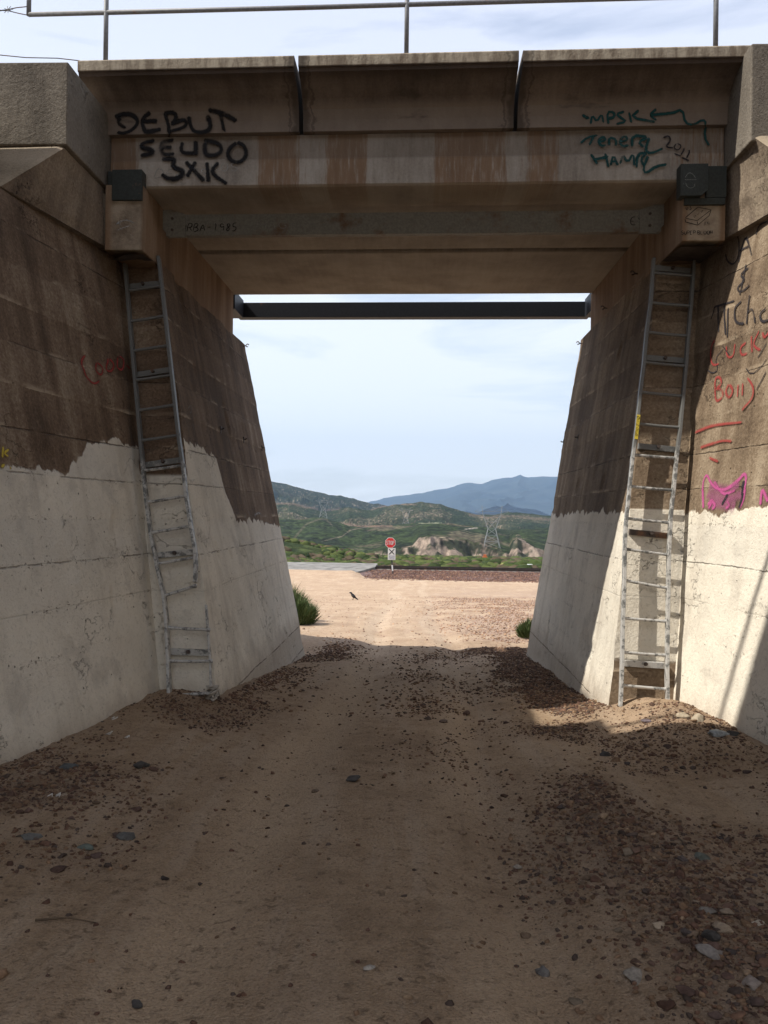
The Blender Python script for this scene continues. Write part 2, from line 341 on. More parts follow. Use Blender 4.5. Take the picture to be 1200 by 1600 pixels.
    # bearing stem above the battered mass
    ys = 8.62+.028*(3.2 if L else -2.9); ys = 8.72 if L else 8.62
    b = MB(); x0, x1 = sorted((xt, sg*5.0))
    b.box(*sorted((xt, xb)), ys, 13.1, zt-.06, 4.895)
    b.box(*sorted((xb+sg*.003, sg*5.0)), 9.61, 13.1, zt-.06, 5.9)
    ts = NT('stem_concrete_'+S); x, y, z = ts.sep()
    st = ts.noise(1.6, 6, .6, v=ts.comb(ts.math('MULTIPLY', ts.math('ADD', x, y), 2.0), ts.math('MULTIPLY', z, .25), 0.0)); n3 = ts.noise(30, 5, .6)
    c0 = ts.ramp(ts.math('ADD', st, ts.math('MULTIPLY', ts.math('SUBTRACT', n3, .5), .2)), [(.30, (.12, .075, .045)), (.5, (.20, .13, .08)), (.70, (.27, .20, .14))])
    front = ts.ss(y, 8.86, 8.78)
    c1 = ts.ramp(ts.math('ADD', ts.noise(4, 6, .6), ts.math('MULTIPLY', ts.math('SUBTRACT', n3, .5), .2)), [(.35, (.17, .13, .095)), (.6, (.34, .28, .21))])
    fm = ts.math('MULTIPLY', front, ts.ss(ts.math('ABSOLUTE', ts.math('SUBTRACT', x, -3.07 if L else 2.86)), .19, .13)); col = ts.mix(fm, c0, c1)
    m_st = ts.done(col, .92, ts.bump(ts.math('ADD', n3, ts.noise(6, 5)), .4, .015))
    stem = b.build('bearing_stem', m_st, root, bevel=.01)
    SIDE[S]['stem_y'] = ys; SIDE[S]['mat_raw'] = m_t
    # ragged bearing ledge under the stem
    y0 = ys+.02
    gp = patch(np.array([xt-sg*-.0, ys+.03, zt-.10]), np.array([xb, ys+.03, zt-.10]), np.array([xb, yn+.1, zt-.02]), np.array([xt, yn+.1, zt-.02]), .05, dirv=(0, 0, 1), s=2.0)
    mesh('bearing_shelf', *gp, plain('soot_shade_concrete_'+S, (.05, .038, .03), .95, var=.4, bstr=.5), root, True)  # dark colour holds the overhang's shade as well as soot
    # earth behind
    bb = MB(); xo = sg*4.4
    V = [(sg*4.15, 2.0, -1.5), (sg*4.15, 2.0, .3), (sg*4.15, 7.2, 3.9), (sg*4.15, 14, 3.9), (sg*4.3, 14, -1.5), (sg*40, 2.0, -1.5), (sg*40, 2, 1.3), (sg*40, 7.2, 4.4), (sg*40, 14, 4.4), (sg*40, 19, -1.5), (sg*4.3, 19, -1.5)]
    mesh('embankment', V, [(0, 1, 2, 3, 4), (1, 6, 7, 2), (2, 7, 8, 3), (3, 8, 9, 10), (0, 5, 6, 1)], M_earth).__setitem__('kind', 'structure')
    return root
RA = {s: abutment(s) for s in 'LR'}
# ---------------------------------------------------------------- bridge deck
bridge = empty('bridge_deck', (0, 8.75, 4.9), 'concrete slab and girder bridge span crossing the top of the picture over the dirt road', 'bridge')
def girder_mat():
    t = NT('girder_concrete'); x, y, z = t.sep()
    st = t.noise(1.5, 7, .65, v=t.comb(t.math('MULTIPLY', x, 9), t.math('MULTIPLY', z, 1.1), y)); n1 = t.noise(1.1, 6, .6); n3 = t.noise(40, 5, .6)
    f = t.math('ADD', t.math('MULTIPLY', n1, .5), t.math('ADD', t.math('MULTIPLY', st, .35), t.math('MULTIPLY', n3, .15)))
    c = t.ramp(f, [(.36, (.17, .145, .12)), (.5, (.30, .265, .225)), (.64, (.40, .365, .32))])
    X = lambda u: float(P(u, 250, y=8.75)[0])
    pts = [(-3.4, .95)]
    for u, val in ((208, .95), (222, .1), (395, .05), (408, .85), (462, .9), (470, .2), (506, .25), (514, .9), (570, .9), (578, .1), (672, .05), (682, .8), (735, .95), (788, .75), (796, .2), (822, .3), (828, .8), (868, .8), (880, .08), (1040, .12), (1060, .5), (1125, .65)): pts.append((X(u), val))
    pts.append((3.4, .7))
    rc = t.curve(x, pts, -3.5, 3.5, 0, 1)
    jit = t.noise(2.4, 6, .7, v=t.comb(t.math('MULTIPLY', x, 12), t.math('MULTIPLY', z, 1.2), 0.0))
    r = t.ss(t.math('ADD', rc, t.math('MULTIPLY', t.math('SUBTRACT', jit, .5), 2.2)), .30, .95)
    r = t.math('MULTIPLY', r, .9)
    r = t.math('MULTIPLY', r, t.ss(y, 9.6, 9.0))
    c = t.mix(r, c, t.mix(st, (.13, .075, .042), (.25, .155, .09)))
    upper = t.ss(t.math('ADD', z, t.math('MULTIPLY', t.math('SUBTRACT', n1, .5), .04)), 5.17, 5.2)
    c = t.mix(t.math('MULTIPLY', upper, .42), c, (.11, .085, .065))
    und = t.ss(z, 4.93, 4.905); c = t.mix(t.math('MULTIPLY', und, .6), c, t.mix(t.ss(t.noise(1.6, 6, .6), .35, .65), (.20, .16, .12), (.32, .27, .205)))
    return t.done(c, .9, t.bump(t.math('ADD', n3, t.math('MULTIPLY', t.noise(7, 5), .6)), .35, .012))
MG = girder_mat()
def extr(prof, x0, x1, name, mat, parent, n=40, sk_=SK, disp=.006):
    """extrude closed (y,z) profile along the skewed transverse line"""
    xs = np.linspace(x0, x1, n+1); k = len(prof); V = []; F = []
    for x in xs:
        for (y, z) in prof: V.append((x, y-sk_*x, z))
    V = np.array(V); d = (fbm(V[:, 0]*1.2, V[:, 1]*3, V[:, 2]*3, 3)-.5)*disp*2; V[:, 1] += d; V[:, 2] += d*.7
    for i in range(n):
        for j in range(k): a = i*k+j; b = i*k+(j+1) % k; F.append((a, b, b+k, a+k))
    F.append(tuple(range(k-1, -1, -1))); F.append(tuple(n*k+j for j in range(k)))
    return mesh(name, V, F, mat, parent)
extr([(8.77, 4.9), (8.75, 4.92), (8.752, 5.19), (8.76, 5.195), (8.76, 5.44), (10.9, 5.44), (10.9, 4.92), (10.88, 4.9)], -3.29, 3.07, 'box_girder', MG, bridge)
extr([(11.06, 4.9), (11.04, 4.92), (11.04, 5.44), (13.15, 5.44), (13.15, 4.92), (13.13, 4.9)], -3.3, 3.1, 'box_girder', MG, bridge)
MB().box(-3.2, 3.0, 10.91, 11.03, 5.0, 5.3, SK).build('joint_filler', plain('joint_filler', (.09, .045, .03)), bridge)
def slab_mat():
    t = NT('slab_concrete'); x, y, z = t.sep()
    st = t.noise(1.5, 7, .65, v=t.comb(t.math('MULTIPLY', x, 8), t.math('MULTIPLY', z, 2.0), y)); n1 = t.noise(.9, 7, .65); n3 = t.noise(45, 5, .6)
    f = t.math('ADD', t.math('MULTIPLY', n1, .6), t.math('ADD', t.math('MULTIPLY', st, .25), t.math('MULTIPLY', n3, .15)))
    c = t.ramp(f, [(.38, (.070, .054, .044)), (.5, (.125, .098, .080)), (.64, (.20, .162, .132))])
    low = t.ss(z, 5.74, 5.66); c = t.mix(t.math('MULTIPLY', low, .5), c, (.24, .195, .155))
    drip = t.math('MULTIPLY', t.ss(z, 5.82, 5.885), t.ss(z, 5.915, 5.9)); c = t.mix(t.math('MULTIPLY', drip, .65), c, (.045, .03, .022))
    fa = t.ss(z, 5.905, 5.915); c = t.mix(fa, c, t.mix(t.ss(st, .35, .65), (.16, .125, .09), (.34, .29, .22)))
    for jx in (-1.245, .965):
        d = t.math('ABSOLUTE', t.math('SUBTRACT', x, jx)); d = t.math('ADD', d, t.math('MULTIPLY', t.math('SUBTRACT', t.noise(9, 4, .6), .5), .16))
        c = t.mix(t.math('MULTIPLY', t.ss(d, .12, .05), .75), c, (.05, .038, .03)); ed = t.ss(t.math('ABSOLUTE', t.math('SUBTRACT', d, .12)), .02, .004); c = t.mix(t.math('MULTIPLY', ed, .5), c, (.035, .026, .02))
    wet = t.ss(t.noise(1.4, 5, .6, v=t.mapv(t.pos, (1, 1, 3), (3, 1, 0))), .6, .7); c = t.mix(t.math('MULTIPLY', wet, .5), c, (.05, .04, .032))
    return t.done(c, .9, t.bump(t.math('ADD', n3, t.math('MULTIPLY', t.noise(6, 5), .7)), .4, .012))
MS = slab_mat()
PROF = [(8.69, 5.445), (8.685, 5.56), (8.66, 5.66), (8.60, 5.745), (8.50, 5.81), (8.38, 5.855), (8.315, 5.87), (8.30, 5.905), (8.285, 5.905), (8.28, 5.915), (8.28, 6.005), (8.292, 6.02)]
prof = PROF+[(13.36, 6.02), (13.36, 5.9), (13.2, 5.82), (13.16, 5.445)]
for (a, b_) in ((-3.47, -1.268), (-1.225, .945), (.985, 3.20)): extr(prof, a, b_, 'deck_slab', MS, bridge, 30, disp=.004)
def on_slab(u, v):
    best = None
    for (a, b_) in zip(PROF[:-1], PROF[1:]):
        p0 = np.array([0, a[0], a[1]]); e = np.array([0, b_[0]-a[0], b_[1]-a[1]]); n = np.cross(e, [1, -SK, 0]); n /= np.linalg.norm(n)
        if n[1] > 0: n = -n
        q = P(u, v, pl=(p0, n)); t = (q[2]-a[1])/(b_[1]-a[1]) if abs(b_[1]-a[1]) > 1e-6 else -1
        if -.02 <= t <= 1.02 and (best is None or q[1] < best[0][1]): best = (q, n)
    if best is None: best = (P(u, v, y=8.745), np.array([SK, -1., 0]))
    return best
def on_girder(u, v):
    q, n = on_slab(u, v)
    g = P(u, v, y=8.75)
    if g[2] < 5.44: return g, np.array([0, -1., 0])
    return q, n
# ---------------------------------------------------------------- steel parts
def rust_steel(name, base, rustcol=(.17, .085, .045), amt=.5, rough=.6, metal=.0):
    t = NT(name); n = t.noise(3, 7, .7); n2 = t.noise(40, 4, .6); m = t.ss(t.math('ADD', n, t.math('MULTIPLY', n2, .15)), .70-amt*.25, .86-amt*.25)
    c = t.mix(t.ss(n2, .35, .65), tuple(k*.85 for k in base), tuple(k*1.15 for k in base)); c = t.mix(m, c, rustcol)
    return t.done(c, rough, t.bump(n2, .2, .005), metal)
M_bar = rust_steel('weathered_grey_paint', (.17, .165, .145), (.12, .075, .045), amt=.45)
M_dark = rust_steel('dark_painted_steel', (.018, .021, .028), amt=.0, rough=.5)
M_plate = rust_steel('dark_green_steel', (.032, .037, .034), amt=.2, rough=.6)
M_rust = rust_steel('rusty_iron', (.06, .045, .038), amt=.6)
# near grey beam between the side walls
A = P(237, 347, x=-2.885); Bq = P(1048, 340, x=2.64)
yb = A[1]
beam = empty('steel_beam', (0, 9.4, 4.6), 'grey rust flecked steel beam scrawled with letters, bolted between walls under the near girder', 'beam')
za0, za1 = P(300, 368, y=9.33)[2], P(300, 335, y=9.33)[2]
b = MB(); b.box(-2.86, 2.62, 9.33, 9.345, za0, za1, SK); b.box(-2.86, 2.62, 9.346, 9.42, za0, za0+.012, SK); b.box(-2.86, 2.62, 9.346, 9.42, za1-.012, za1, SK); b.build('web', M_bar, beam, bevel=.002)
for sgn, xe in ((-1, -2.895), (1, 2.645)):
    x0, x1 = (xe, xe+.26) if sgn < 0 else (xe-.26, xe)
    zz0, zz1 = za0-.02, za1+.05
    if sgn < 0: pr_ = [(x0, zz0+.09), (x0+.08, zz0), (x1, zz0), (x1, zz1-.05), (x0+.10, zz1), (x0, zz1)]
    else: pr_ = [(x0, zz0), (x1-.08, zz0), (x1, zz0+.09), (x1, zz1), (x1-.10, zz1), (x0, zz1-.05)]
    k = len(pr_); V = [(x, 9.318-SK*x, z) for x, z in pr_]+[(x, 9.3285-SK*x, z) for x, z in pr_]
    g = MB().add(V, [tuple(range(k)), tuple(range(2*k-1, k-1, -1))]+[(i, i+k, (i+1) % k+k, (i+1) % k) for i in range(k)]).build('end_plate', M_bar, beam)
    for zz in (zz0+.08, zz1-.1):
        c = np.array([(x0+x1)/2-.02, 9.318-SK*(x0+x1)/2, zz]); MB().tube([c, c+np.array([0, -.012, 0])], .016, 6).build('bolt', M_rust, g)
# far black beam
beam2 = empty('steel_beam', (0, 13.8, 4.6), 'plain black steel beam spanning the far end of the underpass against the sky', 'beam')
zf1 = P(365, 474, y=13.85)[2]; zf0 = P(365, 497, y=13.85)[2]
MB().box(-3.0, 2.76, 13.80, 14.0, zf0, zf1, SK).build('beam_body', M_dark, beam2, bevel=.006)
for x0, x1 in ((-3.12, -2.9), (2.68, 2.86)): MB().box(x0, x1, 13.12, 13.792, zf0-.02, zf1+.03, SK).build('bracket', M_dark, beam2, bevel=.003)
# bearing cover plates
for S, us in (('L', (175, 221)), ('R', (1064, 1106))):
    u0_, u1_ = us; a = P(u0_, 265 if S == 'L' else 256, y=8.60); c = P(u1_, 312 if S == 'L' else 305, y=8.60)
    t = empty('bearing_box', ((a[0]+c[0])/2, 8.7, c[2]), 'dark steel bearing cover box at the girder\'s '+('left' if S == 'L' else 'right')+' end'+('' if S == 'L' else ' with white doodle'), 'cover box')
    if S == 'L':
        MB().box(a[0], c[0], 8.60, 8.755-.01, c[2], a[2], SK).build('front_plate', M_plate, t, bevel=.004)
        MB().box(a[0]-.03, c[0]-.02, 8.66, 8.72, c[2]-.15, c[2]-.003, SK).build('lower_plate', M_plate, t, bevel=.004)
        MB().box(-3.28, a[0]-.004, 8.64, 8.74, c[2]-.02, a[2]-.0, SK).build('side_plate', M_plate, t, bevel=.004)
    else:
        x0, x1, z0, z1 = a[0], c[0], c[2], a[2]
        pr_ = [(x0, z0), (x1-.06, z0), (x1, z0+.06), (x1, z1), (x0, z1)]; k = 5
        V = [(x, 8.60-SK*x, z) for x, z in pr_]+[(x, 8.74-SK*x, z) for x, z in pr_]
        MB().add(V, [tuple(range(k)), tuple(range(2*k-1, k-1, -1))]+[(i, i+k, (i+1) % k+k, (i+1) % k) for i in range(k)]).build('front_plate', M_plate, t)
        MB().box(x1+.004, 3.07, 8.66, 8.74, z0, z1, SK).build('side_plate', M_plate, t, bevel=.004)
        MB().box(x0+.06, 3.06, 8.66, 8.70, z0-.07, z0-.003, SK).build('lower_plate', M_plate, t, bevel=.004)
# ---------------------------------------------------------------- handrail
M_rail = rust_steel('galvanised_rail', (.17, .17, .175), amt=.3, rough=.5)
hr = empty('handrail', (0, 8.4, 6.02), 'grey pipe handrail standing on the deck edge, its mid rail crossing the sky', 'handrail')
YR = 8.40
def rp(u, v): return P(u, v, y=YR)
zr = rp(635, 7)[2]
xl = rp(45, 20)[0]
for u, vb in ((165, 92), (635, 81), (1118, 72)):
    p = rp(u, vb); x = p[0]; y = sk(x, YR)
    po = MB().tube([(x, y, 6.015), (x, y, 6.95)], .024, 10).build('post', M_rail, hr, True)
    MB().box(x-.07, x+.07, y-.05, y+.05, 6.021, 6.034).build('base_plate', M_rail, po, bevel=.003)
for z_, x0 in ((zr, xl), (6.95, xl)):
    MB().tube([(x0, sk(x0, YR), z_), (-1, sk(-1, YR), z_-.004), (1, sk(1, YR), z_+.002), (6, sk(6, YR), z_)], .0235, 10).build('rail', M_rail, hr, True)
MB().tube([(xl, sk(xl, YR), zr-.01), (xl, sk(xl, YR), 6.97)], .0235, 10).build('end_bar', M_rail, hr, True)
wr = []
def wire(pts, name_lbl, r=.005, barbs=()):
    w = MB().tube([rp(*p) for p in pts], r, 5)
    for (u, v) in barbs:
        c = rp(u, v)
        for k in range(4):
            a = k*math.pi/4+.3; d = np.array([math.cos(a)*.05, .02, math.sin(a)*.05]); w.tube([c-d, c+d], .003, 4)
    return tag(w.build('barbed_wire', M_rust), name_lbl, 'wire')
wire([(-60, 12), (0, 17), (12, 15), (26, 12), (45, 10)], 'barbed wire strand tied to the pipe handrail end, upper one at left edge', barbs=[(12, 15)])
wire([(45, 24), (30, 21), (14, 17), (0, 16), (-60, 20)], 'wire strand running off left from the bottom corner of the pipe handrail end')
wire([(-60, 82), (0, 86), (40, 90), (90, 91), (125, 95)], 'thin loose wire lying along the top of the left end block')
s_ = P(1184, 68, y=8.3); MB().box(s_[0]-.05, s_[0]+.03, 8.2, 8.3, 5.93, 6.0).build('pipe_stub', M_rust, None, bevel=.01).__setitem__('label', 'short rusty pipe stub standing on top of the right end block'); bpy.data.objects['pipe_stub']['category'] = 'pipe stub'
# ---------------------------------------------------------------- neighbouring bridge overhead (outside the frame, shades the foreground)
nb = empty('bridge_deck', (0, 4, 6.3), 'concrete deck of the neighbouring bridge overhead, just above and in front of the camera', 'bridge')
MB().box(-9, 9, 1.6, 5.9, 6.35, 6.95).build('deck_slab', MS, nb)
for x0, x1 in ((-8, -3.95), (3.95, 8)): MB().box(x0, x1, -3.0, 6.6, -1.2, 6.34).build('abutment_wall', SIDE['L']['mat_raw'], nb)
MB().tube([(-9, 6.2, 6.75), (9, 6.1, 6.75)], .028, 8).build('pipe', M_rail, nb)  # unseen pipe, added to cast a shadow stripe on the wing wall
MB().box(-8, -3.95, 6.605, 7.6, -1.2, 5.6).build('end_block', SIDE['L']['mat_raw'], nb)  # unseen block, added to shade the left part of the sun patch
# ---------------------------------------------------------------- ladders
def alu(name, white=True):
    t = NT(name); x, y, z = t.sep(); n = t.noise(14, 6, .7); n2 = t.noise(60, 4, .6)
    al = t.mix(n2, (.10, .10, .095), (.19, .19, .18))
    zt = 2.15 if name.endswith('r') else 1.95
    m = t.math('MULTIPLY', t.ss(t.math('ADD', z, t.math('MULTIPLY', t.math('SUBTRACT', n, .5), .3)), zt+.1, zt-.1), t.ss(t.math('ADD', n, t.math('MULTIPLY', z, .03)), .62, .48))
    c = t.mix(m, al, t.mix(n2, (.40, .39, .37), (.54, .52, .48)))
    return t.done(c, .5, t.bump(n, .2, .004), .15)
M_alu_l = alu('ladder_aluminium_l'); M_alu_r = alu('ladder_aluminium_r')
def faceP(S, u, v, off):
    p0, n = SIDE[S]['end']; return P(u, v, pl=(np.array(p0)+n*off, n))
def rail_mesh(S, pts, off, w=.032, dep=.075):
    """channel rail following px points"""
    b = MB(); q = [faceP(S, u, v, off) for u, v in pts]; n = SIDE[S]['end'][1]
    V = []; F = []
    for i, p in enumerate(q):
        d = q[min(i+1, len(q)-1)]-q[max(i-1, 0)]; d /= np.linalg.norm(d); sdv = np.cross(d, n); sdv /= np.linalg.norm(sdv)
        for a, c in ((-1, 1), (1, 1), (1, -1), (-1, -1)): V.append(p+sdv*a*w/2+n*c*dep/2)
    for i in range(len(q)-1):
        for k in range(4): F.append((i*4+k, i*4+(k+1) % 4, (i+1)*4+(k+1) % 4, (i+1)*4+k))
    F += [(3, 2, 1, 0), tuple((len(q)-1)*4+k for k in range(4))]
    return b.add(V, F)
def ladder(S, railL, railR, rungs, brk, mat, label):
    f = faceP(S, *railL[-1], .1); root = empty('ladder', tuple(f), label, 'ladder')
    rail_mesh(S, railL, .13).build('rail', mat, root, bevel=.004); rail_mesh(S, railR, .13).build('rail', mat, root, bevel=.004)
    for (a, b_) in rungs:
        A = faceP(S, *a, .13); B = faceP(S, *b_, .13); d = (B-A)/np.linalg.norm(B-A)
        m = (A+B)/2+np.array([0, 0, -.004*random.random()])
        MB().tube([A-d*.02, A, A+d*.03, m, B-d*.03, B, B+d*.02], [.021, .021, .0155, .0155, .0155, .021, .021], 10).build('rung', mat, root, True)
    for (u0_, u1_, v0, v1, thick) in brk:
        A = faceP(S, u0_, v0, .03); B = faceP(S, u1_, v1, .03); br = MB().bar(A, B, .05, .06).build('bracket', M_rust if thick else mat, root, bevel=.003)
        c = (A+B)/2+SIDE[S]['end'][1]*.03; MB().tube([c, c+SIDE[S]['end'][1]*.03], .02, 6).build('bolt', M_rust, br)
    return root
LL = ladder('L', [(195, 402), (203, 500), (212, 600), (221, 700), (224, 736), (230, 790), (236, 835), (247, 890), (256, 930), (260, 965), (263, 1030), (265, 1098)],
            [(248, 402), (258, 490), (268, 580), (279, 680), (287, 735), (291, 775), (298, 820), (305, 860), (306, 885), (305, 910)],
            [((195, 410), (247, 403)), ((200, 454), (251, 447)), ((205, 502), (256, 494)), ((209, 548), (262, 540)), ((213, 594), (267, 586)), ((218, 641), (272, 633)), ((224, 688), (279, 680)), ((227, 735), (286, 727)),
             ((232, 785), (290, 775)), ((240, 832), (297, 822)), ((248, 881), (304, 871)), ((257, 931), (304, 916)), ((266, 981), (325, 984)), ((266, 1033), (329, 1033)), ((268, 1087), (326, 1083))],
            [(199, 251, 449, 443, 0), (214, 267, 586, 578, 0), (226, 287, 727, 718, 0), (246, 303, 868, 862, 0), (266, 326, 1018, 1020, 0)], M_alu_l,
            'bent aluminium ladder with its right rail broken off, fixed in the left wall corner')
rail_mesh('L', [(322, 945), (326, 1000), (329, 1040), (330, 1088)], .10, w=.018, dep=.05).build('rail', M_alu_l, LL, bevel=.003)
LR = ladder('R', [(1021, 405), (1017, 470), (1010, 520), (1006, 567), (1000, 614), (995, 666), (988, 718), (984, 758), (979, 805), (977, 833), (976, 858), (975, 925), (973, 976), (972, 1033), (970, 1092), (968, 1119)],
            [(1084, 409), (1080, 470), (1075, 524), (1072, 567), (1067, 619), (1063, 668), (1057, 715), (1053, 758), (1048, 805), (1045, 863), (1044, 925), (1043, 976), (1042, 1053), (1043, 1100)],
            [((1021, 426), (1082, 431)), ((1017, 473), (1078, 478)), ((1012, 519), (1074, 525)), ((1008, 566), (1070, 572)), ((1003, 613), (1066, 619)), ((997, 662), (1062, 668)), ((991, 711), (1057, 716)), ((985, 760), (1052, 766)),
             ((979, 810), (1047, 817)), ((977, 858), (1044, 867)), ((977, 907), (1043, 919)), ((975, 966), (1042, 971)), ((973, 1019), (1041, 1024)), ((972, 1071), (1041, 1077))],
            [(1022, 1078, 419, 424, 0), (1008, 1068, 559, 564, 0), (997, 1058, 697, 703, 0), (983, 1050, 831, 838, 1), (975, 1040, 1036, 1040, 0)], M_alu_r,
            'straight aluminium ladder with yellow strip on one rail, fixed beside the right graffiti wall')
# yellow warning strip on the left rail of the right ladder
M_yel = plain('yellow_label', (.55, .42, .04), .6); M_ink = plain('black_ink', (.012, .012, .014), .7, var=.1)
ys_ = [faceP('R', 998, 648, .173), faceP('R', 994, 686, .173)]
MB().bar(ys_[0], ys_[1], .034, .003, upv=SIDE['R']['end'][1]).build('warning_label', M_yel, LR)
# ---------------------------------------------------------------- stroke lettering
FONT = {
 'A': [[(0, 0), (.5, 1), (1, 0)], [(.2, .38), (.85, .4)]], 'B': [[(0, 0), (0, 1), (.7, .95), (.8, .75), (.6, .55), (.05, .5)], [(.05, .5), (.8, .45), (.95, .22), (.7, .02), (0, 0)]],
 'C': [[(1, .85), (.6, 1), (.2, .85), (0, .45), (.2, .08), (.6, 0), (1, .15)]], 'D': [[(.05, 0), (.05, 1), (.6, .95), (1, .6), (.9, .2), (.5, 0), (-.05, .02)]],
 'E': [[(1, 1), (.05, .95), (0, .0), (1, .02)], [(0, .5), (.8, .52)]], 'F': [[(1, 1), (0, 1), (0, 0)], [(0, .5), (.7, .5)]], 'G': [[(1, .85), (.5, 1), (0, .5), (.4, 0), (1, .2), (1, .45), (.6, .45)]],
 'H': [[(0, 1), (0, 0)], [(1, 1), (1, 0)], [(0, .5), (1, .55)]], 'I': [[(.5, 1), (.5, 0)]], 'J': [[(.9, 1), (.9, .25), (.55, 0), (.1, .2)], [(.4, 1), (1.2, 1)]], 'K': [[(0, 1), (0, 0)], [(.95, 1), (.05, .45), (1, 0)]],
 'L': [[(0, 1), (.05, 0), (1, .05)]], 'M': [[(0, 0), (.12, 1), (.5, .3), (.88, 1), (1, 0)]], 'N': [[(0, 0), (.05, 1), (.95, 0), (1, 1)]], 'O': [[(.5, 1), (.1, .8), (0, .4), (.25, .03), (.7, .02), (1, .4), (.9, .85), (.5, 1)]],
 'P': [[(0, 0), (.05, 1), (.8, .95), (.9, .65), (.6, .45), (.05, .42)]], 'R': [[(0, 0), (.05, 1), (.8, .95), (.9, .68), (.6, .5), (.05, .45)], [(.4, .48), (1, 0)]], 'S': [[(1, .9), (.5, 1), (.08, .8), (.25, .55), (.8, .45), (.95, .2), (.5, 0), (0, .12)]],
 'T': [[(0, 1), (1, 1)], [(.5, 1), (.5, 0)]], 'U': [[(0, 1), (.02, .25), (.4, 0), (.9, .15), (.98, 1)]], 'W': [[(0, 1), (.25, 0), (.5, .7), (.75, 0), (1, 1)]], 'X': [[(0, 1), (1, 0)], [(1, 1), (0, 0)]], 'Y': [[(0, 1), (.5, .5), (1, 1)], [(.5, .5), (.4, 0)]],
 '3': [[(.05, .95), (.8, 1), (.45, .58), (.95, .4), (.7, .02), (0, .1)]], '2': [[(.05, .8), (.5, 1), (.9, .75), (.05, .05), (1, .05)]], '0': [[(.5, 1), (.05, .6), (.3, 0), (.8, .1), (.95, .6), (.5, 1)]], '1': [[(.3, .8), (.55, 1), (.5, 0)]], '9': [[(.9, .7), (.4, 1), (.1, .7), (.5, .45), (.9, .7), (.8, 0)]],
 '5': [[(.9, 1), (.1, 1), (.1, .55), (.7, .6), (.9, .3), (.5, 0), (0, .1)]], '8': [[(.5, 1), (.1, .75), (.85, .28), (.5, 0), (.1, .25), (.9, .75), (.5, 1)]], '.': [[(.3, .1), (.4, .05)]], '&': [[(1, .1), (.2, .7), (.4, 1), (.7, .8), (.1, .3), (.3, 0), (1, .4)]], '-': [[(.1, .5), (.9, .5)]],
 'h': [[(0, 1.1), (.05, 0)], [(.05, .4), (.5, .65), (.9, .45), (.9, 0)]], 'o': [[(.5, .6), (.1, .4), (.2, 0), (.7, 0), (.9, .4), (.5, .6)]], 'e': [[(.1, .35), (.85, .4), (.7, .65), (.3, .6), (.05, .3), (.3, 0), (.9, .1)]],
 'n': [[(.05, .65), (.08, 0)], [(.08, .45), (.5, .68), (.85, .5), (.88, 0)]], 'i': [[(.5, .62), (.5, .05)], [(.5, .85), (.52, .9)]], 'y': [[(0, .6), (.4, .1)], [(.9, .65), (.3, -.5)]], 's': [[(.85, .6), (.3, .62), (.2, .4), (.8, .25), (.6, 0), (.05, .08)]],
}
def chaikin(p, n=2):
    p = np.array(p, float)
    for _ in range(n):
        if len(p) < 3: break
        a = p[:-1]*.75+p[1:]*.25; b = p[:-1]*.25+p[1:]*.75; q = np.empty((2*len(a), 2)); q[0::2] = a; q[1::2] = b
        p = np.vstack([p[:1], q[1:-1], p[-1:]])
    return p
def text_px(s, x, y, w, h, gap=.25, slant=0.0, rise=0.0, jit=.04):
    """letters in px: baseline start (x,y), letter width w, height h"""
    out = []; rs = random.Random(hash(s) % 1000 if False else len(s)*7+int(x))
    for ch in s:
        if ch == ' ': x += w; continue
        for st in FONT[ch]:
            out.append(np.array([(x+(a*w)+slant*b*h+rs.uniform(-jit, jit)*w, y-b*h+rise*a+rs.uniform(-jit, jit)*h) for a, b in st]))
        x += w*(1+gap); y += rise*(1+gap)
    return out
def spray_mat(name, col, soft=.55, dens=1.0):
    t = NT(name); u = t.n.new('ShaderNodeUVMap').outputs[0]; a = t.attr('edge')
    n = t.noise(55, 4, .7); n1 = t.noise(5, 3, .6)
    al = t.math('ADD', a, t.math('MULTIPLY', t.math('SUBTRACT', n, .5), .75)); al = t.ss(al, 1.02, 1.0-soft*.9)
    al = t.math('MULTIPLY', al, t.math('MULTIPLY', t.ss(n1, .15, .45), dens), clamp=True)
    t.done(t.mix(n, tuple(k*.8 for k in col), col), .8)
    tr = t.n.new('ShaderNodeBsdfTransparent'); mxs = t.n.new('ShaderNodeMixShader'); t.l.new(al, mxs.inputs[0]); t.l.new(tr.outputs[0], mxs.inputs[1]); t.l.new(t.b.outputs[0], mxs.inputs[2])
    t.l.new(mxs.outputs[0], t.n['Material Output'].inputs[0]); return t.m
GL = {'black_spray': 'black spray painted letters', 'faded_black_spray': 'faded black scrawl', 'teal_spray': 'dark teal spray painted letters', 'red_spray': 'red spray painted letters', 'pink_spray': 'pink spray painted pointed ear shape', 'pink_spray_fill': 'faint pink spray fill', 'white_spray': 'faint white scrawl', 'yellow_spray': 'yellow spray painted letter', 'marker_black': 'thin black marker lines'}
